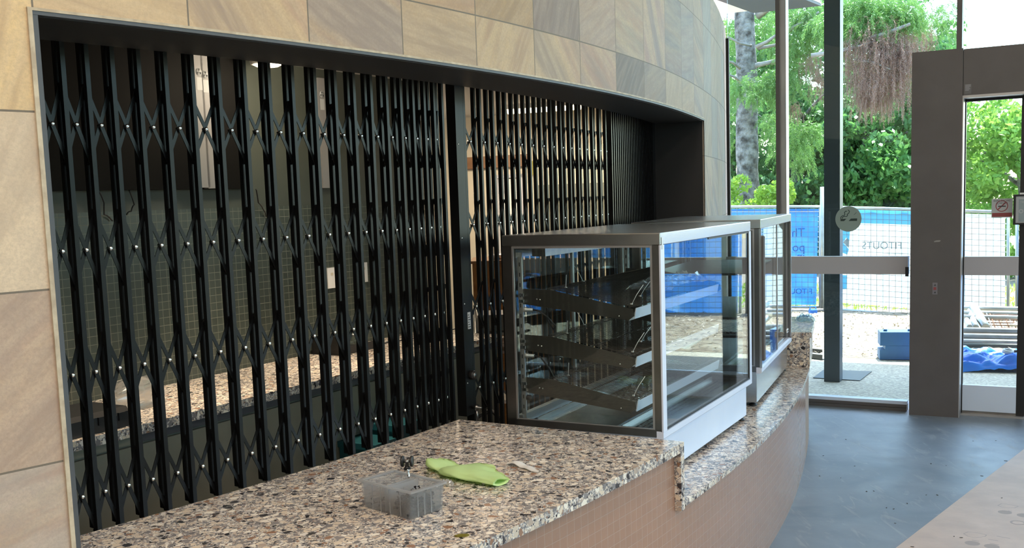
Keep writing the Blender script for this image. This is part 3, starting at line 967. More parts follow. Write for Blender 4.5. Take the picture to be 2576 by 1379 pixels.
    for row, x in enumerate((-D + .075, -D + .095, -.15, -.125, -.10)):
        k = 0
        while .06 + k * .075 < L - .1:
            y = .06 + k * .075 + (row % 2) * .02; mb.box(x, x + .010, y, y + .055, .198, .1988); k += 1
    mb.build('vent_slots', M['blackp'], fl_, world=False)
    mb = MB(); mb.box(-.50, -.22, .05, L - .06, .198, .203); mb.build('heat_plate', M['steeld'], fl_, world=False)
    # slotted standards
    for y in (.046, L - .05):
        for x in (-D + .045,):
            mb = MB(); mb.box(x, x + .020, y - .004, y + .004, .20, .895); sd = B('slotted_standard', mb, 'whitep' if y > .1 else 'alu')
            mb = MB()
            for k in range(15): mb.box(x + .008, x + .012, y - .0046, y + .0046, .25 + k * .042, .266 + k * .042)
            mb.build('slot', M['blackp'], sd, world=False)
    if second:
        for z in (.45, .68):
            mb = MB(); mb.box(-.6, -.1, .04, L - .04, z, z + .012); B('shelf', mb, 'steeld')
        return r
    # three tilted wire shelves
    zoff = (.0, -.19, -.366)
    for si, dz in enumerate(zoff):
        sh = MB()
        xb, xf, zb_, zf = -.612, -.134, .735 + dz, .648 + dz
        for y in (.052, L - .056):      # side arms
            sh.loft([[(x, yy, z) for x, z in ((xb - .02, zb_ - .05), (xb - .01, zb_ + .012), (xb + .12, zb_ + .008), (xf, zf + .024), (xf + .004, zf - .002), (xf - .02, zf - .02))] for yy in (y - .0015, y + .0015)])
        s_ = B('shelf', sh, 'shelf')
        mb = MB()
        n = 62
        for k in range(n):              # rods run front to back
            y = .062 + (L - .13) * k / (n - 1)
            hook = [(xb + .10, y, zb_ + .004), (xb + .102, y, zb_ + .014), (xb + .115, y, zb_ + .012)]
            mb.tube(hook + [(xf, y, zf + .030)], .0014, 4, False)
        for f in (.05, .5, .95):
            mb.tube([(xb + .10 + (xf - xb - .10) * f, .055, zb_ + .010 + (zf + .030 - zb_ - .010) * f - .003), (xb + .10 + (xf - xb - .10) * f, L - .06, zb_ + .010 + (zf + .030 - zb_ - .010) * f - .003)], .003, 6)
        w_ = mb.build('wire_deck', M['shelf'], s_, world=False); w_['kind'] = 'stuff'
        mb = MB()
        c = [(xf, zf - .012), (xf + .008, zf + .028), (xf + .011, zf + .027), (xf + .004, zf - .014)]
        mb.loft([[(x, y, z) for x, z in c] for y in (.055, L - .12)])
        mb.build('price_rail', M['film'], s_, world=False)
        mb = MB()
        for x in (xb + .06, xb + .075, xf - .06): mb.lathe((x, .0505, zb_ - .02 - (x - xb) * .17), (0, -1, 0), [(.0035, 0), (.003, .0015), (.0001, .002)], 8)
        mb.build('screw', M['chrome'], s_, world=False)
        mb = MB()                       # light bar under the shelf
        if si < 2: mb.loft([[(x, y, z) for x, z in ((xf - .09, zf - .03), (xf - .06, zf - .035), (xf - .058, zf - .022), (xf - .088, zf - .017))] for y in (.16, L - .2)]); mb.build('light_bar', M['alu'], s_, world=False)
        for k, (x, y, ax, ay, l) in enumerate(((xb + .14, .16, .0, .004, .055), (xb + .11, .40, -.03, -.01, .07), (xf - .03, .11, .035, .02, .075), (xf - .08, .33, .03, .02, .06))):
            if si == 2 and k in (1, 3): continue
            f = (x - xb - .1) / (xf - xb - .1); z = zb_ + .012 + (zf + .03 - zb_ - .012) * f
            mb = MB(); mb.tube([(x, y, z), (x + ax * .4, y + ay, z + l * .5), (x + ax, y + ay * 2, z + l)], .0014, 5); mb.box(x - .004, x + .004, y - .004, y + .004, z, z + .005)
            mb.build('cable_tie', M['whitep'], s_, world=False)
        if si < 2:
            mb = MB(); z = zb_ - .075; x = -D + .058
            mb.tube([(x + .045, .056, z), (x + .07, .06, z - .004), (x + .10, .075, z - .03 - .02 * si), (x + .13, .09, z - .07 - .05 * si), (x + .115, .10, z - .085 - .06 * si), (x + .09, .10, z - .05), (x + .085, .10, z + .02)], .0036, 8)
            cb = mb.build('power_cable', M['wire'], s_, world=False)
            mb = MB(); mb.lathe((x, .055, z), (1, .02, 0), [(.010, 0), (.010, .018), (.0075, .019), (.0075, .045), (.0001, .046)], 12); mb.build('plug', M['alu'], cb, world=False)
        else:
            mb = MB(); mb.lathe((-D + .06, .055, zb_ - .075), (1, 0, 0), [(.012, 0), (.012, .02), (.008, .024), (.0001, .025)], 12); mb.build('plug', M['blackp'], s_, world=False)
        mb = MB()
        for z in (zb_ - .02, zb_ - .045): mb.box(-D + .05, -D + .078, .040, .050, z, z + .012)
        mb.build('shelf_bracket', M['chrome'], s_, world=False)
    return r


AZ1 = -.497
F1 = Vector((.5635, 3.874, HL))
c1 = display_case(tuple(F1), AZ1, 1.243, 'nearer heated glass display case with three tilted wire shelves')
c2 = display_case((1.274, 5.25, HL), math.radians(-22.5), 1.17, 'farther glass display case with dark vertical handle behind the first case', True)


def crumple(name, o, rx, ry, h, m, seed, n=22, lab=None, cat=None, rz=0., sharp=9., parent=None, fold=1., smooth=False):
    """crumpled sheet: a low heap with creases, closed underneath"""
    mb = MB(); ca, sa = math.cos(rz), math.sin(rz)
    top = []
    for j in range(n + 1):
        row = []
        for i in range(n + 1):
            x, y = i / n * 2 - 1, j / n * 2 - 1
            q = Vector((x * 1.7 + seed, y * 1.7, seed * .37))
            rr = math.sqrt(x * x + y * y)
            e = max(0, 1 - (abs(x) ** 3 + abs(y) ** 3) * (.85 + .3 * mnoise.noise(q * .8)))
            cre = abs(mnoise.noise(q * sharp * .25)) * .6 + abs(mnoise.noise(q * sharp * .6)) * .35
            z = h * (e ** .6) * (.35 + fold * cre * 1.4)
            k = 1 + .12 * mnoise.noise(q * 1.3 + Vector((9, 3, 1)))
            px, py = x * rx * k, y * ry * k
            row.append((o[0] + px * ca - py * sa, o[1] + px * sa + py * ca, o[2] + .001 + max(0, z)))
        top.append(row)
    vs = [p for r in top for p in r]; fs = []
    for j in range(n):
        for i in range(n):
            a = j * (n + 1) + i; fs.append((a, a + 1, a + n + 2, a + n + 1))
    mb.add(vs, fs, smooth)
    b = mb.build(name, m, parent)
    if lab: tag(b, lab, cat)
    return b


def shelf_pt(x, y, z):                  # a point of case 1 in world space
    return WM[c1] @ Vector((x, y, z))


crumple('plastic_bag', shelf_pt(-.23, .72, .705), .10, .34, .05, M['clear'], 3.1, 20, 'crumpled clear plastic wrap lying on the top wire shelf of the nearer case', 'wrapping', AZ1)
crumple('plastic_bag', shelf_pt(-.33, .55, .204), .07, .16, .085, M['clear'], 8.4, 20, 'clear wrapped packet lying on the floor of the nearer glass case', 'wrapping', AZ1)
crumple('plastic_wrap', (2.0, 7.02, HU), .06, .07, .05, glassmat('blue_film', (.72, .86, .95), 1.5, .12, ((.3, .5, .7), .2), 1.6), 5.2, 14, 'scrap of pale blue plastic film on the rounded far worktop', 'wrapping')

# ================================================================== things on the near worktop
# screw box
b0, b1, b2 = atz(1034, 1309, HU), atz(918, 1277, HU), atz(1112, 1283, HU)
ex, ey = (b1 - b0), (b2 - b0)
ax = ex.normalized(); ay = (ey - ax * ey.dot(ax)).normalized(); lx, ly = ex.length, ey.length
BZ = math.atan2(ax.y, ax.x)
box = thing('storage_box', 'frosted clear plastic box of dark screws on the near worktop', 'box', tuple(b0))
hb = .082


def bpt(a, b, z, g=0.):
    """a, b in 0..1 across the box, walls lean out by g per metre of height"""
    k = 1 + z * .9
    c = b0 + ax * lx / 2 + ay * ly / 2
    return c + ax * (a - .5) * lx * k + ay * (b - .5) * ly * k + UP * (z + .001)


mb = MB(); th = .012
ro = lambda z, i: [bpt(i, i, z), bpt(1 - i, i, z), bpt(1 - i, 1 - i, z), bpt(i, 1 - i, z)]
mb.loft([ro(0, 0), ro(hb, 0), ro(hb, .02), ro(.003, .02)], True)
mb.build('body', M['tub'], box)
mb = MB(); e = .035
rr = lambda z, i: [bpt(-i, -i, z), bpt(1 + i, -i, z), bpt(1 + i, 1 + i, z), bpt(-i, 1 + i, z)]
ri = rr(hb - .004, e); r2 = rr(hb + .002, e); r3 = rr(hb + .002, -.02); r4 = rr(hb - .004, -.02)
i0 = len(mb.v); mb.loft([ri, r2, r3, r4, ri], False); mb.build('rim', M['tubrim'], box)
mb = MB()
for a in (.47, .55): mb.obox(bpt(a, .02, .004), ay * ly * .96, ax * .0015, UP * (hb - .008))
mb.obox(bpt(.02, .5, .004), ax * lx * .45, ay * .0015, UP * (hb - .02))
mb.build('divider', M['tubrim'], box)
mb = MB()
for b_ in (.22, .42, .64): mb.obox(bpt(.0, b_, .002) - ax * .0015, ay * .003, ax * .0015, UP * (hb - .01))
for a_ in (.2, .42, .62, .8): mb.obox(bpt(a_, 0, .002) - ay * .0018, ax * .003, ay * .0015, UP * (hb - .01))
mb.build('rib', M['tubrim'], box)
mb = MB()
for k in range(300):
    side = k < 260
    a = rnd.uniform(.05, .42) if side else rnd.uniform(.58, .93); b_ = rnd.uniform(.08, .92)
    z = .005 + (rnd.random() ** 1.1) * (.042 if side else .012)
    p = bpt(a, b_, z); th_ = rnd.uniform(0, 2 * PI); tl = rnd.uniform(-.3, .35) if rnd.random() < .88 else rnd.uniform(.5, 1.0)
    dr = Vector((math.cos(th_) * math.cos(tl), math.sin(th_) * math.cos(tl), math.sin(abs(tl)))); l = rnd.uniform(.022, .034)
    q = p + dr * l
    f = lambda v: (abs((v - b0 - ax * lx / 2).dot(ax)) < lx * .49 and 0 < (v - b0).dot(ay) < ly * .98 and v.z < HU + hb - .006)
    if not f(q): q = p - dr * l * .6; q.z = abs(q.z - HU - .004) + HU + .004
    if not f(q): continue
    mb.tube([p, q], [.0012, .0019], 5); mb.tube([q, q + (q - p).normalized() * .002], .0042, 6)
tag(mb.build('screws', M['screw']), 'heap of loose dark screws inside the plastic box', 'screws', kind='stuff')
# twin-wheel castor lying on the rim
cp = bpt(.52, .70, hb + .004)
cs = thing('castor', 'small black twin wheel castor with chrome stem resting on the plastic box', 'castor', tuple(cp))
vx = (atz(1100, 1200, HU) - atz(1000, 1200, HU)).normalized(); vy = Vector((-vx.y, vx.x, 0))
st0 = cp + vx * .006 - vy * .010 + UP * .001; st1 = cp + UP * .030 + vy * .004
mb = MB(); mb.lathe(st0, st1 - st0, [(.0001, 0), (.0036, .001), (.0042, .006), (.0042, .02), (.0055, .021), (.0055, .026), (.0001, .027)], 12); mb.build('stem', M['chrome'], cs)
mb = MB(); mb.lathe(st1 - UP * .008, (st1 - st0), [(.0001, 0), (.010, .001), (.011, .005), (.007, .010), (.005, .016), (.0001, .017)], 14)
mb.obox(st1 + vx * -.005 + UP * .004 - vy * .004, vx * .010, vy * .008, UP * .018); mb.build('hood', M['blackp'], cs)
for sg in (-1, 1):
    mb = MB(); mb.lathe(st1 + UP * .018 + vx * sg * .0105, vx * sg, [(.0001, 0), (.0155, 0), (.0165, .0015), (.0165, .0055), (.015, .007), (.006, .0075), (.0001, .007)], 20)
    mb.build('wheel', M['blackp'], cs)
mb = MB(); mb.tube([st1 + UP * .018 - vx * .0105, st1 + UP * .018 + vx * .0105], .005, 10); mb.build('axle', M['chrome'], cs)

# lime cloth: a loosely rolled strip tapering to a rolled end
def cloth():
    A_, B_ = atz(1083, 1176, HU), atz(1262, 1226, HU)
    dv = B_ - A_; L = dv.length; dv.normalize(); sd = Vector((-dv.y, dv.x, 0))
    wid = lambda t: (.044 + .050 * math.sin(min(1, t * 1.5) * PI * .62) - .028 * t ** 2) * (.60 + .40 * min(1, abs(t - .22) * 5)) * min(1, .55 + t * 4) * (1 - .52 * max(0, (t - .55) / .45) ** 1.3)
    hei = lambda t: (.034 + .020 * math.exp(-((t - .02) / .12) ** 2) + .012 * math.exp(-((t - .5) / .22) ** 2) - .016 * math.exp(-((t - .24) / .07) ** 2))
    rings = []
    n = 30
    for k in range(n + 1):
        t = k / n; c = A_ + dv * (L * t) + sd * (.016 * math.sin(t * 2.6))
        w_, h_ = wid(t), hei(t) - .010 * t
        if k == 0: w_ *= .55; h_ *= .75
        ring = []
        for j in range(28):
            a = 2 * PI * j / 28
            q = Vector((t * 5, math.cos(a) * 1.3, math.sin(a) * 1.3))
            f = 1 + .16 * mnoise.noise(q * 1.6) + .07 * mnoise.noise(q * 4)
            x = math.cos(a) * w_ * f; z = (math.sin(a) * .5 + .5) * h_ * f
            if math.sin(a) > 0: z *= .80 + .25 * math.cos(a * 1.0 + 2.2 + t * 1.5)      # fold running along the top
            ring.append(c + sd * x + UP * (max(0, z) + .0015))
        rings.append(ring)
    mb = MB(); mb.loft(rings[:-1], False, True)
    # rolled end: a spiral of cloth seen edge on
    i = rings[-2]
    cc = sum(i, Vector()) / len(i)
    tuck = [[p + (cc - p) * .30 - dv * .002 for p in i], [p + (cc - p) * .45 - dv * .03 for p in i]]
    mb.loft([i] + tuck, False, True)
    mb.face(list(reversed(rings[0])))
    o = mb.build('cleaning_cloth', M['lime'], None)
    tag(o, 'lime green microfibre cloth loosely rolled on the near worktop', 'cloth')
    mb = MB(); p = atp(1213, 1224, A_ + UP * .015, (0, -1, 0)); mb.obox(cc - dv * .055 - sd * .033 + UP * -.010, dv * .011, UP * .008, sd * .004); mb.build('care_tag', M['sign'], o)


cloth()
crumple('plastic_scrap', atz(1120, 1222, HU), .028, .016, .022, M['clear'], 2.7, 12, 'tiny clear plastic scrap beside the box and green cloth', 'wrapping')
a_, b_ = atz(1277, 1169, HU), atz(1362, 1188, HU)
mb = MB(); dv = (b_ - a_); n_ = Vector((-dv.y, dv.x, 0)).normalized(); rows = []
for k in range(13):
    t_ = k / 12; w_ = .006 + .014 * math.sin(t_ * PI) ** .7 * (1 - .5 * t_); z = .003 + .012 * math.sin(t_ * 7) ** 2 * (1 - t_)
    rows.append([a_ + dv * t_ + n_ * w_ * q + UP * (z + .004 * (1 - q * q)) + n_ * .01 * math.sin(t_ * 5) for q in (-1, -.5, 0, .5, 1)])
mb.loft(rows, False, True, False); mb.loft([[p - UP * .0015 for p in r] for r in reversed(rows)], False, True, False)
tag(mb.build('tape_strip', M['tape']), 'torn white strip of tape lying beyond the green cloth', 'tape')
pa = atz(1162, 1349, HU); mb = MB(); mb.loft([[pa + Vector((x, y, z)) for x, y in ((-.020, -.004), (-.012, -.010), (.012, -.008), (.020, 0), (.014, .008), (-.010, .007))] for z in (.0005, .004)])
tag(mb.build('leaf_scrap', M['olivebit']), 'small olive coloured scrap near the front edge of the worktop', 'scrap')

# ================================================================== kitchen behind the gate
BT = .88
def kbox(mb, d0, d1, n0, n1, z0, z1): return mb.obox(kit(d0, z0, n0), KD * (d1 - d0), KN * (n1 - n0), UP * (z1 - z0))


mb = MB(); kbox(mb, -.8, 2.60, -.63, -.001, BT - .038, BT)
tag(mb.build('stone_worktop', M['terr']), 'long terrazzo bench top against the green tiles behind the gate', 'worktop')
DW = .68
for k in range(5):
    d0 = -.8 + k * DW
    cabl = ('leftmost olive bench cabinet below the black tool case', 'second olive bench cabinet from the left behind the gate', 'third olive bench cabinet from the left behind the gate', 'fourth olive bench cabinet from the left behind the gate', 'rightmost olive bench cabinet near the end of the green wall')[k]
    cb_ = thing('bench_cabinet', cabl, 'cabinet', tuple(kit(d0, 0, -.3)), 0, 'olive cabinets under the rear bench')
    mb = MB(); kbox(mb, d0 + .001, d0 + DW - .001, -.58, -.01, .10, BT - .039); kbox(mb, d0 + .001, d0 + DW - .001, -.53, -.01, 0, .10); mb.build('carcass', M['olive'], cb_)
    mb = MB(); kbox(mb, d0 + .003, d0 + DW - .003, -.598, -.581, .105, BT - .085); mb.build('door', M['olive'], cb_)
    mb = MB(); kbox(mb, d0 + .002, d0 + DW - .002, -.60, -.585, BT - .075, BT - .04); mb.build('finger_rail', M['trim'] if k > 0 else M['olive'], cb_)
# dark panel above the tiles with the things hung on it
mb = MB(); kbox(mb, -1.5, 1.12, -.05, -.001, 1.80, 2.459)
tag(mb.build('wall_cabinet', M['darkp']), 'dark panelled wall cupboard above the green tiles behind the gate', 'cabinet')
for (x, y0, y1, wd, lab) in ((505, 133, 472, .058, 'left one of the white duct covers hung side by side'), (521, 140, 474, .050, 'right one of the white duct covers hung side by side'), (812, 196, 473, .055, 'single white duct cover hung apart on the olive wall')):
    nof = -.05 if x < 600 else 0
    a = kat(x - 1, (y0 + y1) / 2, nof - .02); dd = (a - KP).dot(KD)
    zt = min(2.455, kat(x - 12, y0, nof - .02).z); zb_ = kat(x + 12, y1, nof - .02).z
    dc = thing('duct_cover', lab, 'duct cover', tuple(kit(dd, zb_, nof)), 0, 'white duct covers on the kitchen wall')
    mb = MB(); kbox(mb, dd - wd / 2, dd + wd / 2, nof - .03, nof - .001, zb_, zt); mb.build('cover', M['duct'], dc)
    zs_ = zt - .09
    mb = MB(); mb.lathe(kit(dd, zs_, nof - .0305), -KN, [(.0185, 0), (.0185, .0006), (.0001, .0006)], 20); mb.build('round_sticker', M['sign'], dc)
    mb = MB()
    for k in range(3):
        a0 = PI / 2 + k * 2 * PI / 3
        mb.face([kit(dd, zs_, nof - .0315) + KD * (.015 * math.cos(a0 + q)) + UP * (.015 * math.sin(a0 + q)) for q in (-.45, -.15, .15, .45)] + [kit(dd, zs_, nof - .0315)])
    mb.build('sticker_print', M['signink'], dc)
    mb = MB(); kbox(mb, dd - .017, dd + .017, nof - .0309, nof - .03, zs_ - .085, zs_ - .025); mb.build('paper_sticker', M['sign'], dc)
# flex tails under the cupboard
for k, pts in enumerate((((248, 484), (262, 510), (262, 540), (283, 556)), ((325, 484), (338, 515), (330, 532), (318, 541)), ((645, 484), (650, 510), (664, 530), (670, 545)))):
    mb = MB(); q = [kat(x, y, -.04 + .01 * j) for j, (x, y) in enumerate(pts)]; q[0] = Vector((q[0].x, q[0].y, 1.799))
    pp = []
    for i in range(len(q) - 1):
        for f in (0, .33, .66): pp.append(q[i].lerp(q[i + 1], f) + UP * .006 * math.sin(f * PI))
    pp.append(q[-1]); mb.tube(pp, .0035, 6)
    tag(mb.build('cable', M['wire']), ('leftmost black flex tail hanging under the dark wall cupboard', 'middle black flex tail hanging under the dark wall cupboard', 'rightmost black flex tail under the dark wall cupboard')[k], 'cable', 'flex tails under the wall cupboard')
for (x, y0, y1, wd, lab) in ((831, 685, 714, .075, 'cream wall socket on the green tiles, left of two'), (911, 672, 699, .075, 'cream wall switch on the green tiles, right of two')):
    a = kat(x, (y0 + y1) / 2); dd = (a - KP).dot(KD); sp_ = thing('wall_socket', lab, 'socket', tuple(a))
    mb = MB(); kbox(mb, dd - .037, dd + .037, -.012, -.001, a.z - .058, a.z + .058); mb.build('plate', M['whitep'], sp_)
    mb = MB(); kbox(mb, dd - .008, dd + .012, -.0135, -.012, a.z + .015, a.z + .03); mb.build('rocker', M['cream'], sp_)
# black case, clear bag and dark tray on the bench
fc = [atz(x, y, BT) for x, y in ((188, 1096), (327, 1071))]
dc0 = (fc[0] - KP).dot(KD); dc1 = (fc[1] - KP).dot(KD); nc = (fc[1] - KP).dot(KN)
tc = thing('tool_case', 'flat black plastic tool case at the left end of the bench', 'case', tuple(kit(dc0, BT, nc + .1)))
mb = MB(); mb.obox(kit(dc0 - .25, BT + .001, nc), KD * (dc1 - dc0 + .25), KN * .26, UP * .045); mb.build('base', M['blackp'], tc)
mb = MB()
lid = [(0, .046), (0, .060), (.015, .078), (.245, .078), (.26, .060), (.26, .046)]
mb.loft([[kit(q, BT + z, nc + n_) for n_, z in lid] for q in (dc0 - .25, dc1)]); mb.build('lid', M['blackp'], tc)
for q in (.3, .75):
    mb = MB(); mb.obox(kit(dc0 + (dc1 - dc0) * q, BT + .03, nc - .006), KD * .03, KN * .006, UP * .03); mb.build('latch', M['wire'], tc)
mb = MB(); mb.lathe(kit(dc1 - .075, BT + .058, nc - .006), -KN, [(.012, 0), (.012, .004), (.009, .005), (.0001, .005)], 12); mb.build('badge', M['steeld'], tc)
bp = atz(350, 1025, BT)
bag = MB(); rings = []
for k in range(13):
    z = .13 * k / 12; f = 1 - .15 * (k / 12) ** 2 - (.5 if k == 12 else 0)
    rings.append([bp + KD * math.cos(a) * .12 * f * (1 + .45 * mnoise.noise(Vector((math.cos(a) * 2.7, math.sin(a) * 2.7, z * 30)))) + KN * math.sin(a) * .06 * f * (1 + .4 * mnoise.noise(Vector((math.cos(a) * 2, math.sin(a) * 2, z * 25 + 4)))) + UP * (z + .002) for a in [2 * PI * j / 26 for j in range(26)]])
bag.loft(rings); tag(bag.build('plastic_bag', M['clear']), 'crumpled clear plastic bag standing on the rear bench by the tool case', 'bag')
tr = atz(868, 878, BT); dt = (tr - KP).dot(KD); nt = min((tr - KP).dot(KN), -.215)
ty = thing('tray', 'black tray holding jars on the rear bench behind the gate', 'tray', tuple(tr))
mb = MB(); kbox(mb, dt - .22, dt + .10, nt - .02, nt + .2, BT + .001, BT + .012); mb.obox(kit(dt - .22, BT + .012, nt - .02), KD * .32, KN * .006, UP * .035); mb.obox(kit(dt - .22, BT + .012, nt + .194), KD * .32, KN * .006, UP * .05); mb.obox(kit(dt - .22, BT + .012, nt - .014), KD * .006, KN * .208, UP * .09); mb.build('pan', M['blackp'], ty)
for k in range(4):
    p = kit(dt - .14 + k * .07, BT + .0125, nt + .08 + .03 * (k % 2))
    j = thing('glass_jar', ('first', 'second', 'third', 'last')[k] + ' small glass jar from the left in the black bench tray', 'jar', tuple(p), 0, 'small jars in the bench tray')
    mb = MB(); mb.lathe(p, UP, [(.024, 0), (.024, .05), (.016, .062), (.016, .066), (.0001, .066)], 14); mb.build('body', M['cglass'], j)
    mb = MB(); mb.lathe(p + UP * .066, UP, [(.018, 0), (.018, .012), (.0001, .0125)], 14); mb.build('lid', M['alu'], j)
mb = MB(); q = [kit(dt + .12 + k * .09, BT + .006, nt + .02 + .03 * math.sin(k * 1.3)) for k in range(13)]; mb.tube(q, .004, 6)
tag(mb.build('cable', M['wire']), 'thin black cable trailing along the rear bench past the tray', 'cable')
# teal crate on the kitchen floor
p = atz(943, 1120, .55)
for k, (dx, dz, lab) in enumerate(((0, 0, 'teal plastic crate on the kitchen floor, left of two'), (.2, .05, 'teal plastic crate on the kitchen floor, right of two'))):
    cr = thing('plastic_crate', lab, 'crate', tuple(kit(1.0 + dx, 0, -.95)))
    o = Vector((p.x, p.y, 0)) + KD * dx
    hgt = .55 + dz
    mb = MB(); mb.obox(o, KD * .17, KN * .22, UP * hgt); mb.build('body', M['teal'], cr)
    mb = MB(); mb.obox(o - KD * .006 - KN * .006 + UP * (hgt - .03), KD * .182, KN * .232, UP * .03); mb.build('rim', M['teal'], cr)
    mb = MB(); mb.obox(o - KN * .008 + UP * (hgt - .09) + KD * .04, KD * .09, KN * .008, UP * .02); mb.build('handle', M['whitep'] if k else M['teal'], cr)

# far end of the kitchen
def ew(x, y, n=-.02): return atp(x, y, win(0, 0, n), WN)


def ebox(mb, x0, y0, x1, y1, n0, n1):
    a, b = ew(x0, y0), ew(x1, y1); ua, ub = (a - W0).dot(WU), (b - W0).dot(WU)
    return wbox(mb, ua, ub, n0, n1, min(a.z, b.z), max(a.z, b.z))


mb = MB(); ebox(mb, 1150, 398, 1334, 418, -.06, -.021); tag(mb.build('timber_shelf', M['timber']), 'brown timber picture rail on the cream end wall', 'rail')
dr = struct('door_2'); mb = MB(); ebox(mb, 1242, 441, 1322, 446, -.05, -.021); a = ew(1242, 441); b = ew(1322, 441)
ua, ub = (a - W0).dot(WU), (b - W0).dot(WU)
wbox(mb, ua, ua + .05, -.05, -.021, 0, a.z); wbox(mb, ub - .05, ub, -.05, -.021, 0, a.z); mb.build('door_frame', M['rail'], dr)
mb = MB(); wbox(mb, ua + .05, ub - .05, -.035, -.021, 0, a.z - .04); lf_ = mb.build('door_leaf', M['white'], dr)
mb = MB(); e_ = ew(1267, 465); ue = (e_ - W0).dot(WU); wbox(mb, ue - .05, ue + .05, -.04, -.035, e_.z - .08, e_.z + .08); mb.build('door_sign', M['sign'], lf_)
mb = MB(); ebox(mb, 1333, 405, 1342, 440, -.05, -.021); tag(mb.build('notice_plate', M['yellow']), 'small yellow notice plate on the cream end wall', 'sign')
mb = MB(); ebox(mb, 1312, 466, 1318, 492, -.04, -.021); tag(mb.build('wall_notice', M['timber']), 'narrow dark framed notice beside the kitchen door', 'frame')
mb = MB(); ebox(mb, 1352, 466, 1640, 640, -.035, -.021); tag(mb.build('splash_panel', M['olive']), 'olive splash panel on the far cream wall behind the right gate', 'panel')
# timber cupboard with a warm top
def fbox(mb, x0, y0, x1, y1, D, dep):
    a, b = atd(x0, y0, D), atd(x1, y1, D)
    dx = Vector((b.x - a.x, 0, 0)); return mb.obox((a.x, D, b.z), dx, Vector((0, dep, 0)), UP * (a.z - b.z))


cu = thing('timber_cupboard', 'orange brown timber cupboard seen through the gap beside the lock stile', 'cupboard', tuple(atd(1225, 700, 7.6)))
a = atd(1188, 664, 7.6); b = atd(1268, 664, 7.6)
mb = MB(); mb.box(a.x, b.x + .5, 7.6, 8.1, 0, a.z); mb.build('body', M['orange'], cu)
mb = MB(); mb.box(a.x - .01, b.x + .51, 7.58, 8.1, a.z, a.z + .02); mb.build('top', M['timber'], cu)
p = Vector(((a.x + b.x) / 2 + .07, 7.75, a.z + .0205))
mb = MB(); mb.lathe(p, UP, [(.03, 0), (.05, .004), (.075, .035), (.07, .035), (.045, .008), (.0001, .006)], 20)
tag(mb.build('glow_bowl', M['whitep']), 'added white bowl on top of the timber cupboard', 'glow_bowl')  # white dish shape standing in for a bright reflected glow
# stainless trolley
tl = thing('trolley', 'stainless steel shelf trolley behind the right gate beside the lock stile', 'trolley', tuple(Vector((atd(1235, 900, 6.4).x, 6.4, 0))))
xa, xb_ = atd(1198, 870, 6.4).x, atd(1330, 870, 6.4).x
for yv in (838, 866, 884, 1010):
    z = atd(1230, yv, 6.4).z; mb = MB(); mb.box(xa, xb_, 6.4, 6.75, z - .018, z); mb.build('shelf', M['steel'], tl)
for x in (xa, xb_):
    for y in (6.4, 6.75):
        mb = MB(); mb.tube([(x, y, .06), (x, y, atd(1230, 775, 6.4).z)], .012, 8); mb.build('leg', M['steel'], tl)
mb = MB(); mb.tube([(xa + .02, 6.41, .45), (xb_ - .1, 6.41, .62)], .008, 6); mb.tube([(xa + .02, 6.41, .62), (xb_ - .1, 6.41, .45)], .008, 6); mb.build('brace', M['steeld'], tl)
mb = MB(); p = atd(1250, 785, 6.4); mb.box(xa - .02, xb_, 6.42, 6.7, p.z - .12, p.z - .02); mb.build('bin', M['steeld'], tl)
q = [atd(x, y, 5.3) for x, y in ((1195, 1050), (1215, 1040), (1232, 1030), (1250, 1048), (1262, 1062))]
mb = MB(); mb.tube(q, .008, 6); mb.tube([v + Vector((.01, .03, -.012)) for v in q], .008, 6)
tag(mb.build('cable', M['wire']), 'looped black cable behind the foot of the right gate', 'cable')
# lamps
lp = atz(672, 152, 2.43); lp.z = 2.459
l1 = thing('ceiling_lamp', 'round glowing ceiling lamp above the rear bench', 'lamp', tuple(lp))
mb = MB(); mb.lathe(lp, -UP, [(.0001, 0), (.085, 0), (.088, .02), (.083, .05), (.072, .05), (.072, .036), (.0001, .036)], 32); mb.build('housing', M['whitep'], l1)
mb = MB(); mb.lathe(lp - UP * .037, -UP, [(.068, 0), (.070, .014), (.055, .022), (.0001, .024)], 32); mb.build('diffuser', M['lamp'], l1)
ra, rb_ = atz(1272, 275, 2.43), atz(1466, 262, 2.43); ra.z = rb_.z = 2.40
l2 = thing('strip_lamp', 'long glowing strip lamp seen through the right gate', 'lamp', tuple((ra + rb_) / 2))
dv = (rb_ - ra).normalized(); sd = Vector((-dv.y, dv.x, 0))
mb = MB(); mb.obox(ra + sd * -.05 + UP * .025, dv * (rb_ - ra).length, sd * .10, UP * .035); mb.build('housing', M['whitep'], l2)
mb = MB(); mb.tube([ra + dv * .02 + UP * .01, rb_ - dv * .02 + UP * .01], .022, 10); mb.build('tube', M['tube'], l2)
# ================================================================== floor items
ka, kb_ = atz(2250, 1383, 0), atz(2580, 1128, 0)
kd = (kb_ - ka).normalized(); kn = Vector((kd.y, -kd.x, 0))
kp = thing('floor_protection', 'brown kraft floor protection board with faded printing on the hall floor', 'floor sheet', tuple(ka))
mb = MB(); mb.obox(ka - kd * 2.2 + UP * .0005, kd * (2.2 + 2.45), kn * 1.3, UP * .003); mb.build('sheet', M['kraft'], kp)


def kfx(x, y): return atz(x, y, .0037)


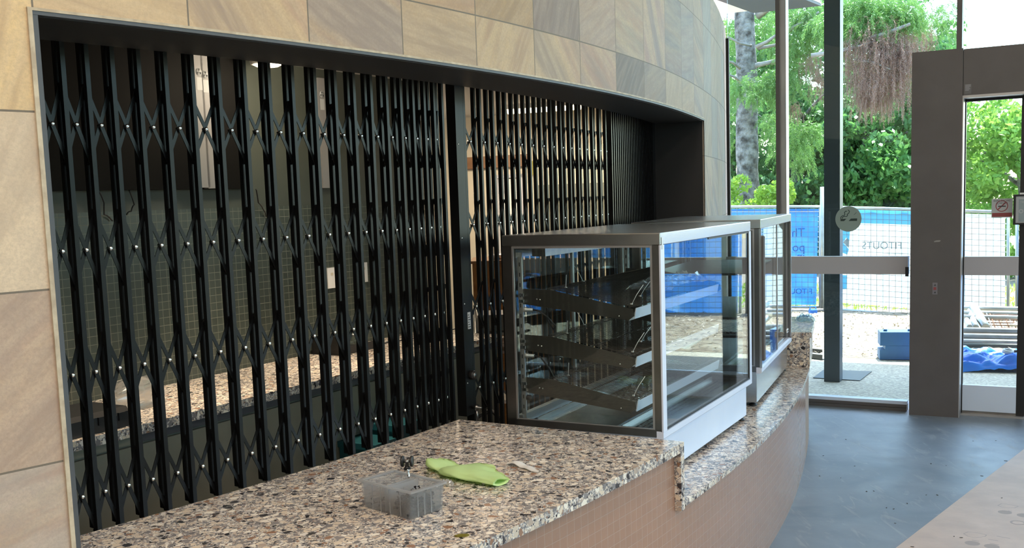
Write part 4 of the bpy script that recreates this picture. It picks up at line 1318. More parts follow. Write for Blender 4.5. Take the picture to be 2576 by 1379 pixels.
for (x, y) in ((2528, 1289), (2576, 1297), (2446, 1367), (2495, 1375)):
    p = kfx(x, y); mb = MB()
    ringp = lambda r: [p + kd * math.cos(a) * r + kn * math.sin(a) * r for a in [2 * PI * k / 20 for k in range(20)]]
    o_, i_ = ringp(.034), ringp(.026); c_ = ringp(.024)
    for k in range(20): mb.face([i_[k], o_[k], o_[(k + 1) % 20], i_[(k + 1) % 20]]); mb.face([c_[k], i_[k], i_[(k + 1) % 20], c_[(k + 1) % 20]])
    mb.face(c_); mb.build('printed_oval', M['ink'], kp)
for pts in (((2510, 1272), (2520, 1276), (2535, 1278), (2552, 1278), (2562, 1274), (2540, 1270), (2520, 1267)), ((2424, 1343), (2436, 1350), (2455, 1353), (2478, 1350), (2482, 1346), (2460, 1341), (2436, 1338)),
            ((2445, 1359), (2463, 1362)), ((2486, 1357), (2511, 1361)), ((2490, 1367), (2513, 1371)), ((2507, 1349), (2541, 1355)), ((2536, 1285), (2546, 1287))):
    q = [kfx(*p) for p in pts]; mb = MB()
    if len(q) > 2: q.append(q[0])
    w_ = .0022 if len(q) > 2 else .0035
    for a, b in zip(q, q[1:]):
        s_ = (b - a).normalized(); s_ = Vector((-s_.y, s_.x, 0)) * w_; mb.face([a - s_, b - s_, b + s_, a + s_])
    mb.build('printed_outline' if len(q) > 2 else 'printed_line', M['ink'], kp)
p = kfx(2538, 1318); px_ = (kfx(2580, 1322) - p); py_ = Vector((-px_.y, px_.x, 0))
text('printed_letters', 'ONI', .10, M['ink'], kp, frame_m(p, px_, py_), .0002)
mb = MB()
for (x, y, r) in ((2180, 1237, .012), (2198, 1236, .008), (2342, 1167, .012), (2380, 1172, .006), (2470, 1198, .010), (2530, 1160, .012), (2358, 1246, .011), (2282, 1267, .008), (2248, 1281, .008), (2230, 1278, .009),
                  (2071, 1147, .008), (2128, 1106, .008), (2062, 1198, .007), (2520, 1255, .007), (2418, 1355, .010), (2400, 1352, .007), (2295, 1378, .010), (2252, 1317, .006), (2150, 1173, .006), (2330, 1246, .006), (2115, 1203, .006), (2448, 1110, .006), (2505, 1109, .007)):
    p = atz(x, y, 0); a = rnd.uniform(0, PI); e1 = Vector((math.cos(a), math.sin(a), 0)); e2 = Vector((-e1.y, e1.x, 0)); r *= .55
    zt_ = .0036 if (p - ka).dot(kn) > 0 else 0
    mb.loft([[p + e1 * r * u_ * 1.5 + e2 * r * v_ * .7 + UP * (zt_ + h_) for u_, v_ in ((-1, -.4), (-.2, -1), (.9, -.5), (1, .4), (.1, 1), (-.8, .6))] for h_ in (.0003, .0018)])
tag(mb.build('floor_debris', M['debris']), 'dark chips of debris scattered over the grey floor', 'debris', kind='stuff')

# ================================================================== signs on door and glass
sg = atp(2134, 551, win(0, 0, .01), WN); su_ = (sg - W0).dot(WU)
sk = thing('glass_sticker', 'round frosted no smoking sticker on the window beside the dark post', 'sticker', tuple(sg))
# the sticker: a disc on the inner face of the glass
mb = MB(); mb.lathe(win(su_, sg.z, .0145), -WN, [(.098, 0), (.098, .0008), (.0001, .0008)], 48, False); mb.build('disc', M['disc'], sk)


def spt(a, b, n=.0128): return win(su_ + a * .098, sg.z + b * .098, n)


mb = MB()
for poly in (((-.60, -.16), (-.33, -.16), (-.15, .02), (-.60, .00)), ((.02, -.16), (.66, -.16), (.66, .03), (.19, .02))):
    mb.loft([[spt(a, b, n_) for a, b in poly] for n_ in (.0136, .0128)])
for path in (((-.58, .02), (-.57, .16), (-.45, .26), (-.30, .28), (-.27, .38), (-.30, .52), (-.20, .62), (-.12, .60)), ((-.48, .04), (-.45, .14), (-.35, .20), (-.12, .20), (-.06, .30), (-.10, .36), (.04, .46), (.08, .60), (-.02, .70))):
    for a, b in zip(path, path[1:]):
        d_ = Vector((b[0] - a[0], b[1] - a[1])); d_ = d_.normalized(); s_ = Vector((-d_.y, d_.x)) * .027; d_ = d_ * .015
        mb.loft([[spt(*q, n_) for q in ((a[0] - s_.x - d_.x, a[1] - s_.y - d_.y), (b[0] - s_.x + d_.x, b[1] - s_.y + d_.y), (b[0] + s_.x + d_.x, b[1] + s_.y + d_.y), (a[0] + s_.x - d_.x, a[1] + s_.y - d_.y))] for n_ in (.0136, .0128)])
mb.build('cigarette_symbol', M['dinkk'], sk)
mb = MB(); mb.loft([[spt(*q, n_) for q in ((.42, .30), (.62, .48), (.60, .50), (.40, .31))] for n_ in (.0136, .0128)]); mb.build('slash_mark', M['dinkk'], sk)

gp = .154                                # inner face of the door glass
def dpt(x, y): return atp(x, y, por(0, 0, gp), PN)


a, b = dpt(2494, 548), dpt(2548, 500)
sn = thing('campus_sign', 'white smoke free campus sign with red band stuck on the door glass', 'sign', tuple(a))
ua, ub = (a - PM).dot(PU), (b - PM).dot(PU); z0, z1 = a.z, b.z + .003
mb = MB(); pbox(mb, ua, ub, gp - .0012, gp - .0002, z0, z1); mb.build('paper', M['sign'], sn)
mb = MB(); pbox(mb, ua + .004, ub - .004, gp - .0016, gp - .0012, z0 + .006, z0 + .034); rb = mb.build('red_band', M['signred'], sn)
cx_, cz_ = (ua + ub) / 2 - .002, z0 + .083; rr_ = .041
mb = MB(); n_ = 36
for k in range(n_):
    q = lambda r, j: por(cx_ + r * math.cos(2 * PI * j / n_), cz_ + r * math.sin(2 * PI * j / n_), gp - .0014)
    mb.face([q(rr_ - .006, k), q(rr_ - .006, k + 1), q(rr_, k + 1), q(rr_, k)])
d2 = .003
mb.face([por(cx_ - .028 + d2, cz_ - .028 - d2, gp - .0015), por(cx_ + .028 + d2, cz_ + .028 - d2, gp - .0015), por(cx_ + .028 - d2, cz_ + .028 + d2, gp - .0015), por(cx_ - .028 - d2, cz_ - .028 + d2, gp - .0015)])
mb.build('no_smoking_ring', M['signred'], sn)
mb = MB(); pbox(mb, cx_ - .024, cx_ + .026, gp - .0016, gp - .0013, cz_ - .006, cz_ + .002); mb.build('cigarette_symbol', M['signink'], sn)
for s_, sz_, zz in (('SMOKE-FREE', .020, z1 - .022), ('CAMPUS', .020, z1 - .040)):
    text('printed_letters', s_, sz_, M['signink'], sn, frame_m(por(cx_, zz, gp - .0014), -PU, UP), .0003, 'CENTER')
a, b = dpt(2549, 565), dpt(2640, 487)
nb = thing('framed_notice', 'black framed notice hanging on the door at the right edge', 'notice', tuple(a))
ua, z0, z1 = (a - PM).dot(PU), a.z, b.z; ub = ua + .26
mb = MB()
pbox(mb, ua, ua + .016, .105, .128, z0, z1); pbox(mb, ub - .016, ub, .105, .128, z0, z1); pbox(mb, ua + .016, ub - .016, .105, .128, z0, z0 + .012); pbox(mb, ua + .016, ub - .016, .105, .128, z1 - .012, z1); mb.build('frame', M['blackp'], nb)
mb = MB(); pbox(mb, ua + .016, ub - .016, .112, .127, z0 + .012, z1 - .012); mb.build('paper', M['sign'], nb)
mb = MB(); pbox(mb, ua + .034, ub - .034, .1112, .112, z0 + .020, z1 - .034); mb.build('dark_panel', M['print'], nb)
text('printed_letters', 'TRA', .022, M['sign'], nb, frame_m(por(ua + .042, z1 - .062, .1108), PU, UP), .0003)
mb = MB()
for k in range(24):
    q = lambda r, j: por(ua + .050 + r * math.cos(2 * PI * j / 24), z0 + .095 + r * math.sin(2 * PI * j / 24), .1108)
    mb.face([q(.009, k), q(.009, k + 1), q(.015, k + 1), q(.015, k)])
mb.build('ring_mark', M['sign'], nb)
mb = MB(); pbox(mb, ua + .04, ua + .12, .10, .14, z1, z1 + .012); mb.build('hanger', M['whitep'], nb)
# door post details
a = atp(2352, 726, PM, PN); ua = (a - PM).dot(PU)
bs = thing('door_switch', 'pale exit switch plate with red button on the door post', 'switch', tuple(a))
mb = MB(); pbox(mb, ua - .017, ua + .017, -.004, -.0005, a.z - .043, a.z + .043); mb.build('plate', mat('switch_plate', (.22, .21, .23), .5), bs)
mb = MB(); pbox(mb, ua - .0095, ua + .0095, -.008, -.004, a.z - .010, a.z + .010); mb.build('button', M['signred'], bs)
mb = MB()
for z in (.026, -.028): mb.face([por(ua - .008, a.z + z - .006, -.0044), por(ua + .008, a.z + z - .006, -.0044), por(ua + .002, a.z + z + .008, -.0044)])
mb.build('plate_print', M['signink'], bs)
a = atp(2358, 607, PM, PN); ua = (a - PM).dot(PU)
mb = MB(); mb.loft([[por(ua + x, a.z + z, n_) for x, z in ((-.022, -.006), (.014, -.004), (.022, .002), (.020, .007), (-.006, .006), (-.022, .001))] for n_ in (-.0005, -.0015)])
tag(mb.build('tape_scrap', mat('pale_tape', (.34, .33, .31), .6)), 'small pale strip of tape stuck on the door post', 'tape')
a = atp(2435, 224, PM, PN); ua = (a - PM).dot(PU)
lb = thing('header_label', 'small grey rating label at the left end of the door header', 'label', tuple(a))
mb = MB(); pbox(mb, ua - .022, ua + .022, -.0015, -.0003, a.z - .034, a.z + .034); mb.build('paper', mat('grey_label', (.16, .155, .155), .5), lb)
mb = MB()
for k, wd in enumerate((.018, .018, .014, .016, .012)): pbox(mb, ua - .018, ua - .018 + wd * 2, -.0019, -.0015, a.z + .026 - k * .009, a.z + .029 - k * .009)
mb.build('label_print', M['rail'], lb)

# ================================================================== outside
def agg_mat():
    m, t, out = newmat('exposed_aggregate'); p = principled(t, out, rough=.8, spec=.3); v = coord(t)
    vo = nn(t, 'ShaderNodeTexVoronoi'); vo.inputs['Scale'].default_value = 55; t.links.new(v, vo.inputs['Vector'])
    sp = nn(t, 'ShaderNodeSeparateColor'); t.links.new(vo.outputs['Color'], sp.inputs[0])
    c = ramp(t, sp.outputs[0], [(0, (.44, .40, .32)), (.4, (.60, .55, .44)), (.7, (.33, .30, .25)), (1, (.72, .67, .55))], 'CONSTANT')
    c = mixc(t, mathn(t, 'MULTIPLY', noisen(t, v, 1.2, 5), .5), c, (.50, .46, .37)); t.links.new(c, p.inputs['Base Color'])
    bump(t, p, vo.outputs['Distance'], .4, .006); return m


def gpt(u, n, h=0.):
    p = win(u, 0, n); return Vector((p.x, p.y, gz(p) + h))


M['agg2'] = agg_mat()
mb = MB(); mb.face([gpt(-14, .05, -.002), gpt(24, .05, -.002), gpt(24, 3.7, -.002), gpt(-14, 3.7, -.002)]); tag(mb.build('ground', M['agg2']), kind='structure')
mb = MB(); mb.face([gpt(-60, 3.69, -.02), gpt(90, 3.69, -.02), gpt(90, 90, -.02), gpt(-60, 90, -.02)])
tag(mb.build('ground', mat('soil', (.30, .235, .17), .9, var=((.22, .17, .12), 3), bmp=(30, .3, .02))), kind='structure')
mb = MB(); mb.face([(10.06, 4.4, -.03), (10.06, -40, -.03), (60, -40, -.03), (60, -20, -.03), (24, -3, -.03)]); tag(mb.build('ground', M['agg2']), kind='structure')
# litter-covered mulch bed
mul = mat('straw_mulch', (.36, .30, .215), .9, var=((.20, .145, .10), 4, 6), bmp=(40, .6, .03))
mb = MB(); nu, nv = 110, 60
vs = []
for j in range(nv + 1):
    for i in range(nu + 1):
        u_, v_ = -2.5 + 9.5 * i / nu, 3.05 + 5.6 * j / nv
        e = min(1, (v_ - 3.05) / .6)
        vs.append(gpt(u_, v_, .0005 + e * (.008 + .03 * abs(mnoise.noise(Vector((u_ * 1.5, v_ * 1.5, 2)))) + .025 * abs(mnoise.noise(Vector((u_ * 5, v_ * 5, 7)))))))
fs = [(j * (nu + 1) + i, j * (nu + 1) + i + 1, (j + 1) * (nu + 1) + i + 1, (j + 1) * (nu + 1) + i) for j in range(nv) for i in range(nu)]
mb.add(vs, fs, True); tag(mb.build('mulch', mul), 'pale dry mulch and leaf litter on the ground before the fence', 'mulch', kind='stuff')
N = 9000; rng = np.random.default_rng(3)
uu, vv = rng.uniform(-2.4, 6.8, N), rng.uniform(3.0, 8.6, N)
base_ = np.array([list(gpt(a, b, .025 + .03 * abs(mnoise.noise(Vector((a * 1.5, b * 1.5, 2)))))) for a, b in zip(uu, vv)])
ang = rng.uniform(0, 2 * PI, N); tilt = rng.uniform(-.5, .5, N); ln = rng.uniform(.012, .045, N); wd = rng.uniform(.004, .012, N)
A_ = np.c_[np.cos(ang) * ln, np.sin(ang) * ln, tilt * ln]; B_ = np.c_[-np.sin(ang) * wd, np.cos(ang) * wd, rng.uniform(-.5, .5, N) * wd]
V = np.stack([base_ - A_, base_ + B_, base_ + A_, base_ - B_], 1).reshape(-1, 3)
tag(quads('leaf_litter', V, leafmat('dry_leaves', (.50, .42, .31), (.24, .18, .12), .1)), 'dry leaves and bark chips strewn over the mulch', 'leaf litter', kind='stuff')
mb = MB(); hx = 15.0
N = 9000; rng = np.random.default_rng(8)
HB = np.c_[15 + rng.normal(size=N) * .5, rng.uniform(-13, 1.5, N), rng.uniform(-.1, 3.6, N)]
# steel post and its cover plate
cq = atg(2073, 960); cu_ = WU; cn_ = WN
pc = thing('steel_post', 'dark grey square steel post standing outside the window', 'post', tuple(cq))
c0 = cq; mb = MB(); mb.obox((c0.x, c0.y, gz(c0) - .02), Vector((.125, -.053, 0)), Vector((.070, .135, 0)), UP * 5.2); mb.build('shaft', M['col'], pc)
pl = [atg(2045, 950, .006), atg(2163, 957, .006), atg(2193, 934, .006), atg(2072, 930, .006)]
mb = MB(); mb.loft([[Vector((p.x, p.y, p.z + h_)) for p in pl] for h_ in (-.008, .0)]); tag(mb.build('cover_plate', M['col']), 'flat dark cover plate in the paving at the foot of the post', 'plate')
for k, (x0, y0, x1, y1, lab) in enumerate(((2020, 887, 2068, 892, 'black steel offcut by the post, farther of two'), (2020, 900, 2068, 906, 'black steel offcut by the post, nearer of two'))):
    a, b = atg(x0, y0), atg(x1, y1); dv_ = (b - a).normalized(); s_ = Vector((-dv_.y, dv_.x, 0))
    rl = thing('steel_offcut', lab, 'steel rail', tuple(a), 0, 'steel offcuts beside the post')
    mb = MB(); mb.obox(a + UP * .002, b - a, s_ * .05, UP * .006); mb.obox(a + UP * .008, b - a, s_ * .006, UP * .045); mb.build('angle', M['blackp'], rl)
    mb = MB(); mb.obox(a + UP * .053, b - a, s_ * .05, UP * .005); mb.build('flange', M['alu'], rl)
# white canopy over the left of the window, and an unseen overhang added to hold off the sun
ca, cb2 = atz(1700, 48, 3.9), atz(2064, 8, 3.9)
mb = MB(); e1 = (ca - WN * 6.0); e2 = (cb2 - WN * 4.2)
e1 = W0 + WU * ((ca - W0).dot(WU)) + WN * .08 + UP * 3.9; e2 = W0 + WU * ((cb2 - W0).dot(WU) - .4) + WN * .08 + UP * 3.9
q = [ca, cb2, e2, e1]; mb.loft([[p for p in q], [p + UP * .12 for p in q]]); cn2 = struct('roof', loc=tuple(ca)); mb.build('soffit', M['soffit'], cn2)
mb = MB(); mb.loft([[p + Vector((0, 0, h_)) for p in (cb2 - (cb2 - ca).normalized() * .8, cb2 + WN * .02, e2 - WU * .05, e2 - WU * .75)] for h_ in (-.03, -.002)]); mb.build('edge_board', M['trim'], cn2)
mb = MB(); wbox(mb, -4.5, 9.0, .09, 5.0, 4.7, 4.9); tag(mb.build('roof', M['offw']), kind='structure')  # unseen roof, added to shade the paving and keep sun off the floor

# temporary fence
FP = Vector((5.19, 17.0, 0)); FDR = Vector((.75, -.66, 0)).normalized(); FDL = Vector((-.9, .43, 0)).normalized()


def fpt(side, x, y): d_ = FDR if side else FDL; return atp(x, y, FP, (-d_.y, d_.x, 0))


def fence_panel(label, a0, a1, b0, b1):
    """a: bottom pair, b: top pair (left, right)"""
    f = thing('site_fence', label, 'fence panel', tuple(a0))
    mb = MB(); mb.tube([a0, b0], .022, 10); mb.tube([a1, b1], .022, 10); mb.build('upright', M['galv'], f)
    mb = MB(); mb.tube([b0, b1], .026, 10); mb.build('top_rail', M['galv'], f)
    mb = MB(); mb.tube([a0, a1], .022, 10); mb.build('bottom_rail', M['galv'], f)
    mb = MB(); n = max(2, int((a1 - a0).length / .098)); k2 = int((b0 - a0).length / .086)
    for k in range(1, n): mb.tube([a0.lerp(a1, k / n), b0.lerp(b1, k / n)], .0038, 4, False)
    for k in range(1, k2): mb.tube([a0.lerp(b0, k / k2), a1.lerp(b1, k / k2)], .0038, 4, False)
    g = mb.build('wire_mesh', M['galvd'], f)
    return f


def hang(name, m, label, a0, a1, b0, b1, off, wob=.02, cat='banner', sub=(24, 14), blue=None):
    """cloth hung behind the mesh between four corners"""
    d_ = (a1 - a0).normalized(); nrm = Vector((-d_.y, d_.x, 0)); nrm = nrm if nrm.y > 0 else -nrm
    mb = MB(); vs = []
    for j in range(sub[1] + 1):
        for i in range(sub[0] + 1):
            p = a0.lerp(a1, i / sub[0]).lerp(b0.lerp(b1, i / sub[0]), j / sub[1])
            vs.append(p + nrm * (off + wob * mnoise.noise(Vector((i * .35, j * .5, off * 40 + a0.x)))))
    W_ = sub[0] + 1; n0 = len(vs)
    fs = [(j * W_ + i, j * W_ + i + 1, (j + 1) * W_ + i + 1, (j + 1) * W_ + i) for j in range(sub[1]) for i in range(sub[0])]
    vs2 = [v + nrm * .003 for v in vs]
    rim = [i for i in range(W_)] + [j * W_ + W_ - 1 for j in range(1, sub[1] + 1)] + [sub[1] * W_ + i for i in range(W_ - 2, -1, -1)] + [j * W_ for j in range(sub[1] - 1, 0, -1)]
    fs2 = [tuple(n0 + k for k in reversed(f)) for f in fs] + [(rim[k], rim[(k + 1) % len(rim)], n0 + rim[(k + 1) % len(rim)], n0 + rim[k]) for k in range(len(rim))]
    mb.add(vs + vs2, fs + fs2, True)
    t_ = thing(name, label, cat, tuple(a0)); mb.build('sheet', m, t_); return t_, nrm


L0, L1 = [fpt(0, 1700, 770), fpt(0, 2063, 773)], [fpt(0, 1700, 521), fpt(0, 2063, 520)]
fence_panel('left fence panel with the blue banner, seen behind the glass cases', L0[0], L0[1], L1[0], L1[1])
bl, nr = hang('fence_banner', M['banner_b'], 'blue builders banner on the left fence panel beside the dark post', fpt(0, 1702, 766), fpt(0, 2052, 768), fpt(0, 1702, 526), fpt(0, 2058, 526), .045)


def lets(par, side, s_, x, y, size, m):
    p = fpt(side, x, y); d_ = FDR if side else FDL
    dx = -d_ if side else d_          # lettering faces the street, so it reads mirrored from the hall
    nr_ = Vector((-d_.y, d_.x, 0)); nr_ = nr_ if nr_.y > 0 else -nr_
    text('printed_letters', s_, size, m, par, frame_m(p + nr_ * .008, dx, UP), .0005, 'LEFT')


lets(bl, 0, 'Th', 2025, 595, .20, M['printb']); lets(bl, 0, 'po', 2025, 632, .20, M['printb']); lets(bl, 0, 'in', 2025, 655, .20, M['printb']); lets(bl, 0, 'FITOUTS', 2044, 740, .13, M['printb'])
R0a, R0b, R1a, R1b = fpt(1, 2072, 776), fpt(1, 2300, 793), fpt(1, 2072, 521), fpt(1, 2300, 527)
fence_panel('fence panel with the white banner, right of the dark post', R0a, R0b, R1a, R1b)
bw, nr = hang('fence_banner', M['banner_w'], 'white builders banner on the fence panel right of the dark post', fpt(1, 2078, 760), fpt(1, 2297, 776), fpt(1, 2078, 526), fpt(1, 2297, 532), .045)
for pts in (((2120, 1), ), ):
    mb = MB()
    o2 = lambda x, y: fpt(1, x, y) + nr * .02
    mb.loft([[p + nr * h_ for p in (o2(2106, 560), o2(2296, 566), o2(2296, 532), o2(2106, 527))] for h_ in (0, .002)])
    mb.loft([[p + nr * h_ for p in (o2(2106, 582), o2(2137, 579), o2(2135, 607), o2(2128, 598), o2(2119, 610), o2(2134, 627), o2(2130, 641), o2(2112, 634), o2(2106, 640))] for h_ in (0, .002)])
    mb.loft([[p + nr * h_ for p in (o2(2106, 692), o2(2130, 693), o2(2128, 728), o2(2106, 728))] for h_ in (0, .002)])
    mb.build('cyan_patch', M['banner_c'], bw)
    mb = MB(); mb.loft([[p + nr * h_ for p in (o2(2119, 610), o2(2130, 599), o2(2135, 605), o2(2134, 624))] for h_ in (0, .002)]); mb.build('grey_arrow', M['print'], bw)
lets(bw, 1, 'FITOUTS', 2269, 627, .165, M['print']); lets(bw, 1, 'commercial', 2272, 641, .055, M['print'])
R2a, R2b, R3a, R3b = fpt(1, 2306, 794), fpt(1, 2536, 806), fpt(1, 2306, 527), fpt(1, 2536, 534)
fence_panel('fence panel with a white banner seen through the door', R2a, R2b, R3a, R3b)
bw2, nr = hang('fence_banner', M['banner_w'], 'white banner on the fence seen through the door glass', fpt(1, 2310, 785), fpt(1, 2526, 795), fpt(1, 2310, 534), fpt(1, 2526, 541), .045)
mb = MB(); mb.tube([atp(2066, 775, FP, (0, 1, 0)) + Vector((0, -.04, 0)), atp(2066, 470, FP, (0, 1, 0)) + Vector((0, -.04, 0))], .032, 12)
tag(mb.build('fence_pole', M['galv']), 'tall grey steel pole at the joint of the fence panels', 'pole')
# the run goes on to the right (only the display glass mirrors it)
e0 = R2b + FDR * .12; et = R3b + FDR * .12; s0 = 0
for k in range(3):
    a0, a1 = e0 + FDR * (2.65 * k), e0 + FDR * (2.65 * k + 2.55); b0_, b1_ = et + FDR * (2.65 * k), et + FDR * (2.65 * k + 2.55)
    fence_panel('mesh fence panel mirrored in the front glass of the nearer case', a0, a1, b0_, b1_)['group'] = 'fence panels mirrored in the case glass'
    hb_, _n = hang('fence_banner', M['banner_b'], 'blue fence banner mirrored in the front glass of the nearer case', a0 + UP * .06 + FDR * .04, a1 + UP * .06 - FDR * .04, b0_ - UP * .05 + FDR * .04, b1_ - UP * .05 - FDR * .04, .045)
    hb_['group'] = 'blue banners mirrored in the case glass'
# blue block foot stacked twice, blue container, steel stack, tarpaulin
q = atg(2213, 906); bd = Vector((.97, -.24, 0)).normalized(); bn = Vector((.24, .97, 0)).normalized()
for k, (dx, lab) in enumerate(((0, 'lower of two stacked blue plastic fence foot blocks'), (.004, 'upper of two stacked blue plastic fence foot blocks'))):
    o_ = q + bd * dx; z0 = q.z + .004 + k * .145
    blk = thing('plastic_block', lab, 'fence foot', (o_.x, o_.y, z0), 0, 'blue fence feet')
    mb = MB()
    pr = [(0, 0), (.56, 0), (.56, .143), (.0, .143)] if k else [(0, 0), (.56, 0), (.56, .143), (.055, .143), (.052, .105), (0, .10)]
    mb.loft([[Vector((o_.x, o_.y, z0)) + bd * a + bn * n_ + UP * b for a, b in pr] for n_ in (0, .24)]); mb.build('block', M['bblue'], blk)
    if k:
        mb = MB()
        for a in (.06, .30): mb.lathe(Vector((o_.x, o_.y, z0 + .1432)) + bd * a + bn * .1, UP, [(.02, 0), (.02, .02), (.0001, .021)], 10)
        mb.build('peg', M['bblue'], blk)
q = atp(2045, 798, FP - Vector((.0, .9, 0)), (0, 1, 0))
jc = thing('water_can', 'small blue plastic container at the foot of the left fence panel', 'container', tuple(q))
mb = MB(); mb.cbox(q.x - .06, q.x + .06, q.y - .05, q.y + .05, q.z, q.z + .13, .015); mb.build('body', mat('bright_blue_plastic', (.02, .16, .60), .4), jc)
mb = MB(); mb.tube([q + Vector((-.05, 0, .12)), q + Vector((-.04, 0, .17)), q + Vector((.04, 0, .17)), q + Vector((.05, 0, .12))], .010, 8); mb.build('handle', M['banner_b'], jc)
mb = MB(); p = atp(2060, 797, FP - Vector((.0, .8, 0)), (0, 1, 0)); mb.box(p.x - .08, p.x + .25, p.y, p.y + .2, p.z, p.z + .09)
tag(mb.build('timber_block', mat('dark_sleeper', (.05, .04, .033), .8)), 'dark timber block behind the foot of the steel post', 'block')
STEEL = ((777, 12.7), (789, 12.5), (799, 12.3), (833, 11.65), (848, 11.55), (862, 11.45), (872, 11.42), (881, 11.4))
plab = ('topmost and farthest', 'second from the top', 'third from the top', 'fourth from the top', 'fifth from the top', 'sixth from the top', 'seventh from the top', 'lowest')
for k, (y, D) in enumerate(STEEL):
    a, b = atd(2350, y - 3, D), atd(2860, y + 6, D - .6)
    rd = .030 if k < 3 else .036
    mb = MB(); mb.lathe(a, b - a, [(rd * .8, .0), (rd, .0), (rd, (b - a).length), (rd * .8, (b - a).length)], 14)
    tag(mb.build('steel_pipe', M['galv'] if k < 3 else (M['pipe'] if k < 6 else M['col'])), plab[k] + ' of the level pipes stacked outside the door', 'pipe', 'level pipes stacked outside the door')
for k, (x0, y0, x1, y1, rd, lab) in enumerate(((2448, 772, 2480, 830, .048, 'thickest leaning pale pipe, right of three'), (2440, 785, 2455, 830, .036, 'middle one of three leaning pale pipes'), (2424, 794, 2440, 830, .036, 'leftmost of three leaning pale pipes'))):
    a, b = atd(x0, y0 - 3, 12.55), atd(x1, y1 - 6, 11.75)
    mb = MB(); mb.lathe(a, b - a, [(rd * .8, .0), (rd, .0), (rd, (b - a).length), (rd * .8, (b - a).length)], 14)
    tag(mb.build('steel_pipe', M['galv']), lab + ' outside the door', 'pipe', 'leaning pipes outside the door')
mp = thing('mesh_panel', 'rusty steel mesh panel lying on the pipe stack outside the door', 'mesh', tuple(atd(2520, 810, 12)))
mb = MB(); mw = MB()
for k in range(16):
    f = k / 15; a, b = atd(2462 + 130 * f, 783 + 2 * f, 12.4), atd(2478 + 130 * f, 826, 11.75); (mb if k % 2 else mw).tube([a, a.lerp(b, .5) + UP * .012 * math.sin(k), b], .006, 5)
for k in range(7):
    f = k / 6; a, b = atd(2464 + 14 * f, 785 + 40 * f, 12.4 - .65 * f), atd(2594 + 14 * f, 786 + 40 * f, 12.3 - .65 * f); mb.tube([a, b], .006, 5)
mb.build('rusty_wires', M['rust'], mp); mw.build('white_wires', M['galv'], mp)
mb = MB(); q0, q1, q2 = atd(2540, 821, 11.8), atd(2600, 800, 12.2), atd(2600, 824, 11.7)
mb.loft([[p + UP * h_ for p in (q0, q2, q1)] for h_ in (0, .02)]); tag(mb.build('timber_board', M['cream']), 'pale board lying at the right of the rusty mesh', 'board')
tq = atg(2520, 928)
crumple('tarpaulin', tq, .72, .30, .22, M['tarp'], 1.9, 40, 'bright blue tarpaulin crumpled on the ground outside the door', 'tarpaulin', -.3, 5., None, 1.0, True)
rp = atd(2535, 889, 9.75)
tr_ = thing('tape_roll', 'roll of tape lying on the blue tarpaulin', 'tape roll', tuple(rp))
mb = MB(); mb.lathe(rp, (.1, -.15, 1), [(.036, 0), (.050, 0), (.050, .035), (.036, .035), (.036, 0)], 24); mb.build('roll', M['sign'], tr_)
mb = MB(); mb.obox(rp + Vector((.045, 0, .005)), (.11, -.01, 0), (0, .03, 0), (0, 0, .022)); mb.build('dispenser', M['blackp'], tr_)

# ================================================================== planting
def leaves(C, R, ln, wd, rng, up=.3):
    """diamond leaves around centres C with random tilt"""
    N = len(C); d_ = rng.normal(size=(N, 3)); d_[:, 2] += up * rng.normal(size=N); d_ /= np.linalg.norm(d_, axis=1)[:, None]
    e = rng.normal(size=(N, 3)); e -= d_ * (e * d_).sum(1)[:, None]; e /= np.linalg.norm(e, axis=1)[:, None]
    l_ = rng.uniform(.7, 1.3, N)[:, None] * ln; w_ = rng.uniform(.7, 1.3, N)[:, None] * wd
    a, b = d_ * l_ / 2, e * w_ / 2
    return np.stack([C - a, C + b - a * .1, C + a, C - b - a * .1], 1).reshape(-1, 3)


def tree(name, label, x, y, h, r, m, seed, nb=60, nl=220, ln=.17, wd=.09, zlow=.15, blob=.55, cat='tree', tr=True, group=None):
    rng = np.random.default_rng(seed); z0 = gz((x, y))
    t_ = thing(name, label, cat, (x, y, z0), 0, group)
    if tr:
        mb = MB(); mb.tube([(x, y, z0), (x + .1, y, z0 + h * .3), (x - .05, y + .1, z0 + h * .6), (x, y, z0 + h * .85)], [r * .07, r * .055, r * .035, .02], 8)
        for k in range(6):
            a = k * 1.1 + seed; zz = z0 + h * (.3 + .09 * k); mb.tube([(x, y, zz), (x + math.cos(a) * r * .45, y + math.sin(a) * r * .45, zz + h * .10), (x + math.cos(a) * r * .8, y + math.sin(a) * r * .8, zz + h * .16)], [r * .03, r * .02, .012], 6)
        mb.build('trunk', M['bark'], t_)
    B = []
    while len(B) < nb:
        p = rng.uniform(-1, 1, 3)
        if p @ p < 1 and p @ p > .12: B.append(p)
    B = np.array(B); zc = z0 + h * (zlow + (1 - zlow) / 2); hz = h * (1 - zlow) / 2
    cen = np.c_[x + B[:, 0] * r, y + B[:, 1] * r, zc + B[:, 2] * hz]
    k = rng.integers(0, nb, nb * nl); v = rng.normal(size=(nb * nl, 3)); v /= np.linalg.norm(v, axis=1)[:, None]
    rr_ = blob * rng.uniform(.5, 1.05, nb * nl) ** .6
    P = cen[k] + v * rr_[:, None] * np.array([1, 1, .75])
    quads('foliage', leaves(P, 0, ln, wd, rng), m, t_)
    return t_


